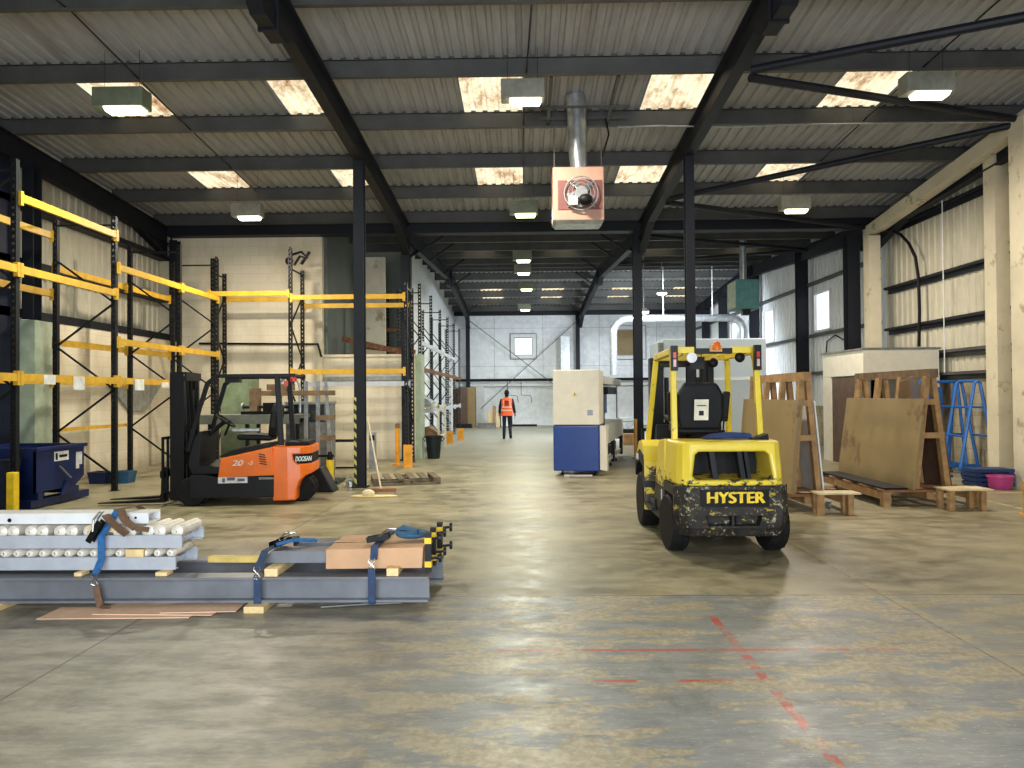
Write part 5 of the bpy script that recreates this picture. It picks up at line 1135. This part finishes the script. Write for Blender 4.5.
for a, b_ in (((-.11, -.03, .06), (-.12, .13, .045)), ((.13, -.13, .12), (.14, .01, .055))): skinned('boot', [((a[0], a[1], a[2] + .1), .055), (a, .055), (b_, (.05, .04))], [(0, 1), (1, 2)], black, t, 2)
MB().sphere((0, -.012, 1.685), .1, 16, 12, (.86, 1.0, 1.12)).sphere((0, -.025, 1.60), .075, 14, 10, (.95, .85, 1.1)).build('hair', hair, t, smooth=True)
for s_ in (-1, 1): MB().sphere((s_ * .088, .02, 1.66), .02, 8, 6, (.5, 1, 1.4)).build('ear', skin, t)
MB().sphere((0, .105, 1.65), .018, 8, 6, (.8, 1.2, 1.3)).build('nose', skin, t)
for s_ in (-1, 1): MB().sphere((s_ * .03, .088, 1.68), .012, 8, 6).build('eye', black, t)
MB().sphere((0, .09, 1.61), .02, 8, 6, (1.2, .4, .3)).build('mouth', redp, t)
vv = [(.235, .01, .90), (.225, .01, 1.1), (.215, .01, 1.3), (.20, .0, 1.44), (.12, .0, 1.50)]
mb = MB(); n = 28; prof = [(.86, .215, .172), (.95, .212, .168), (1.05, .195, .155), (1.25, .195, .145), (1.38, .205, .135), (1.46, .175, .11), (1.505, .10, .085)]; vs = []
for z, a_, b_ in prof:
    for k in range(n): th = 2 * math.pi * k / n; c, s_ = math.cos(th), math.sin(th); vs.append((a_ * math.copysign(abs(c) ** .75, c), b_ * math.copysign(abs(s_) ** .75, s_), z))
fs = [(i * n + k, i * n + (k + 1) % n, (i + 1) * n + (k + 1) % n, (i + 1) * n + k) for i in range(len(prof) - 1) for k in range(n)]
vest_o = mb.add(vs, fs).build('vest', vest, t, smooth=True)
def vband(z0, z1, mat, name, x0=-.2, x1=.2, parent=None):
    mb = MB(); m = 13; pts = []
    for i in range(m):
        u = x0 + (x1 - x0) * i / (m - 1); w_ = .2; bb = .158 * (1 - abs(u / .215) ** 2.67) ** .375 if abs(u) < .214 else .02
        pts.append((u, -bb - .006))
    for (a, ya), (b_, yb) in zip(pts, pts[1:]): mb.add([(a, ya, z0), (b_, yb, z0), (b_, yb, z1), (a, ya, z1), (a, ya + .005, z0), (b_, yb + .005, z0), (b_, yb + .005, z1), (a, ya + .005, z1)], [(0, 1, 2, 3), (7, 6, 5, 4), (0, 4, 5, 1), (3, 2, 6, 7)])
    return mb.build(name, mat, parent or vest_o)
for z0, z1 in ((1.03, 1.075), (1.15, 1.19)): vband(z0, z1, reflect, 'reflective_band', -.18, .18)
for x in (-.13, .1): vband(1.19, 1.42, reflect, 'reflective_band', x, x + .03)
for z0, z1 in ((1.23, 1.26), (1.28, 1.31), (1.33, 1.40)): vband(z0, z1, M('dark vest print', (90, 40, 30)), 'vest_marking', -.07, .07)

# ---------------------------------------------------------------- shared group phrases for things that come in several
GROUPS = {'steel_rafter': 'dark steel roof rafters', 'steel_column': 'dark steel columns', 'roof_brace': 'diagonal roof braces', 'trim_girt': 'cladding rails on the side walls', 'trim_cream_post': 'cream posts on the right',
          'pallet_rack': 'pallet racking runs', 'rack_guard': 'rack guards', 'bollard': 'bollards', 'tall_board': 'tall boards', 'plank': 'short planks at the far wall', 'brown_board': 'brown boards on the A-frame racks',
          'panel_rack': 'wooden A-frame racks', 'plywood_stand': 'low plywood stands', 'glass_trolley': 'blue trolleys', 'blue_pallet': 'stacked blue pallets', 'blue_skid': 'blue skids', 'steel_joist': 'grey steel joists in the bundle',
          'timber_block': 'timber blocks in the strapped bundle', 'roller_conveyor': 'roller conveyors in the strapped stack', 'grey_channel': 'grey channels in the bundle', 'cardboard_sheet': 'cardboard sheets under the joists',
          'ratchet_strap': 'ratchet straps', 'screw_clamp': 'clamps on the bundle end', 'forklift': 'forklifts', 'floodlight': 'floodlights over the far hall', 'electric_cable': 'cables under the roof', 'tipping_skip': 'navy tipping skips',
          'plastic_crate': 'small crates behind the skip', 'wall_brace': 'rod braces on the far wall', 'wall_cable': 'cables on the walls', 'metal_box': 'metal boxes on the far floor', 'hanging_cable': 'cables on the right wall'}
for o in bpy.data.objects:
    if o.parent is None and 'label' in o and 'group' not in o:
        k = o.name.split('.')[0]
        if k in GROUPS: o['group'] = GROUPS[k]
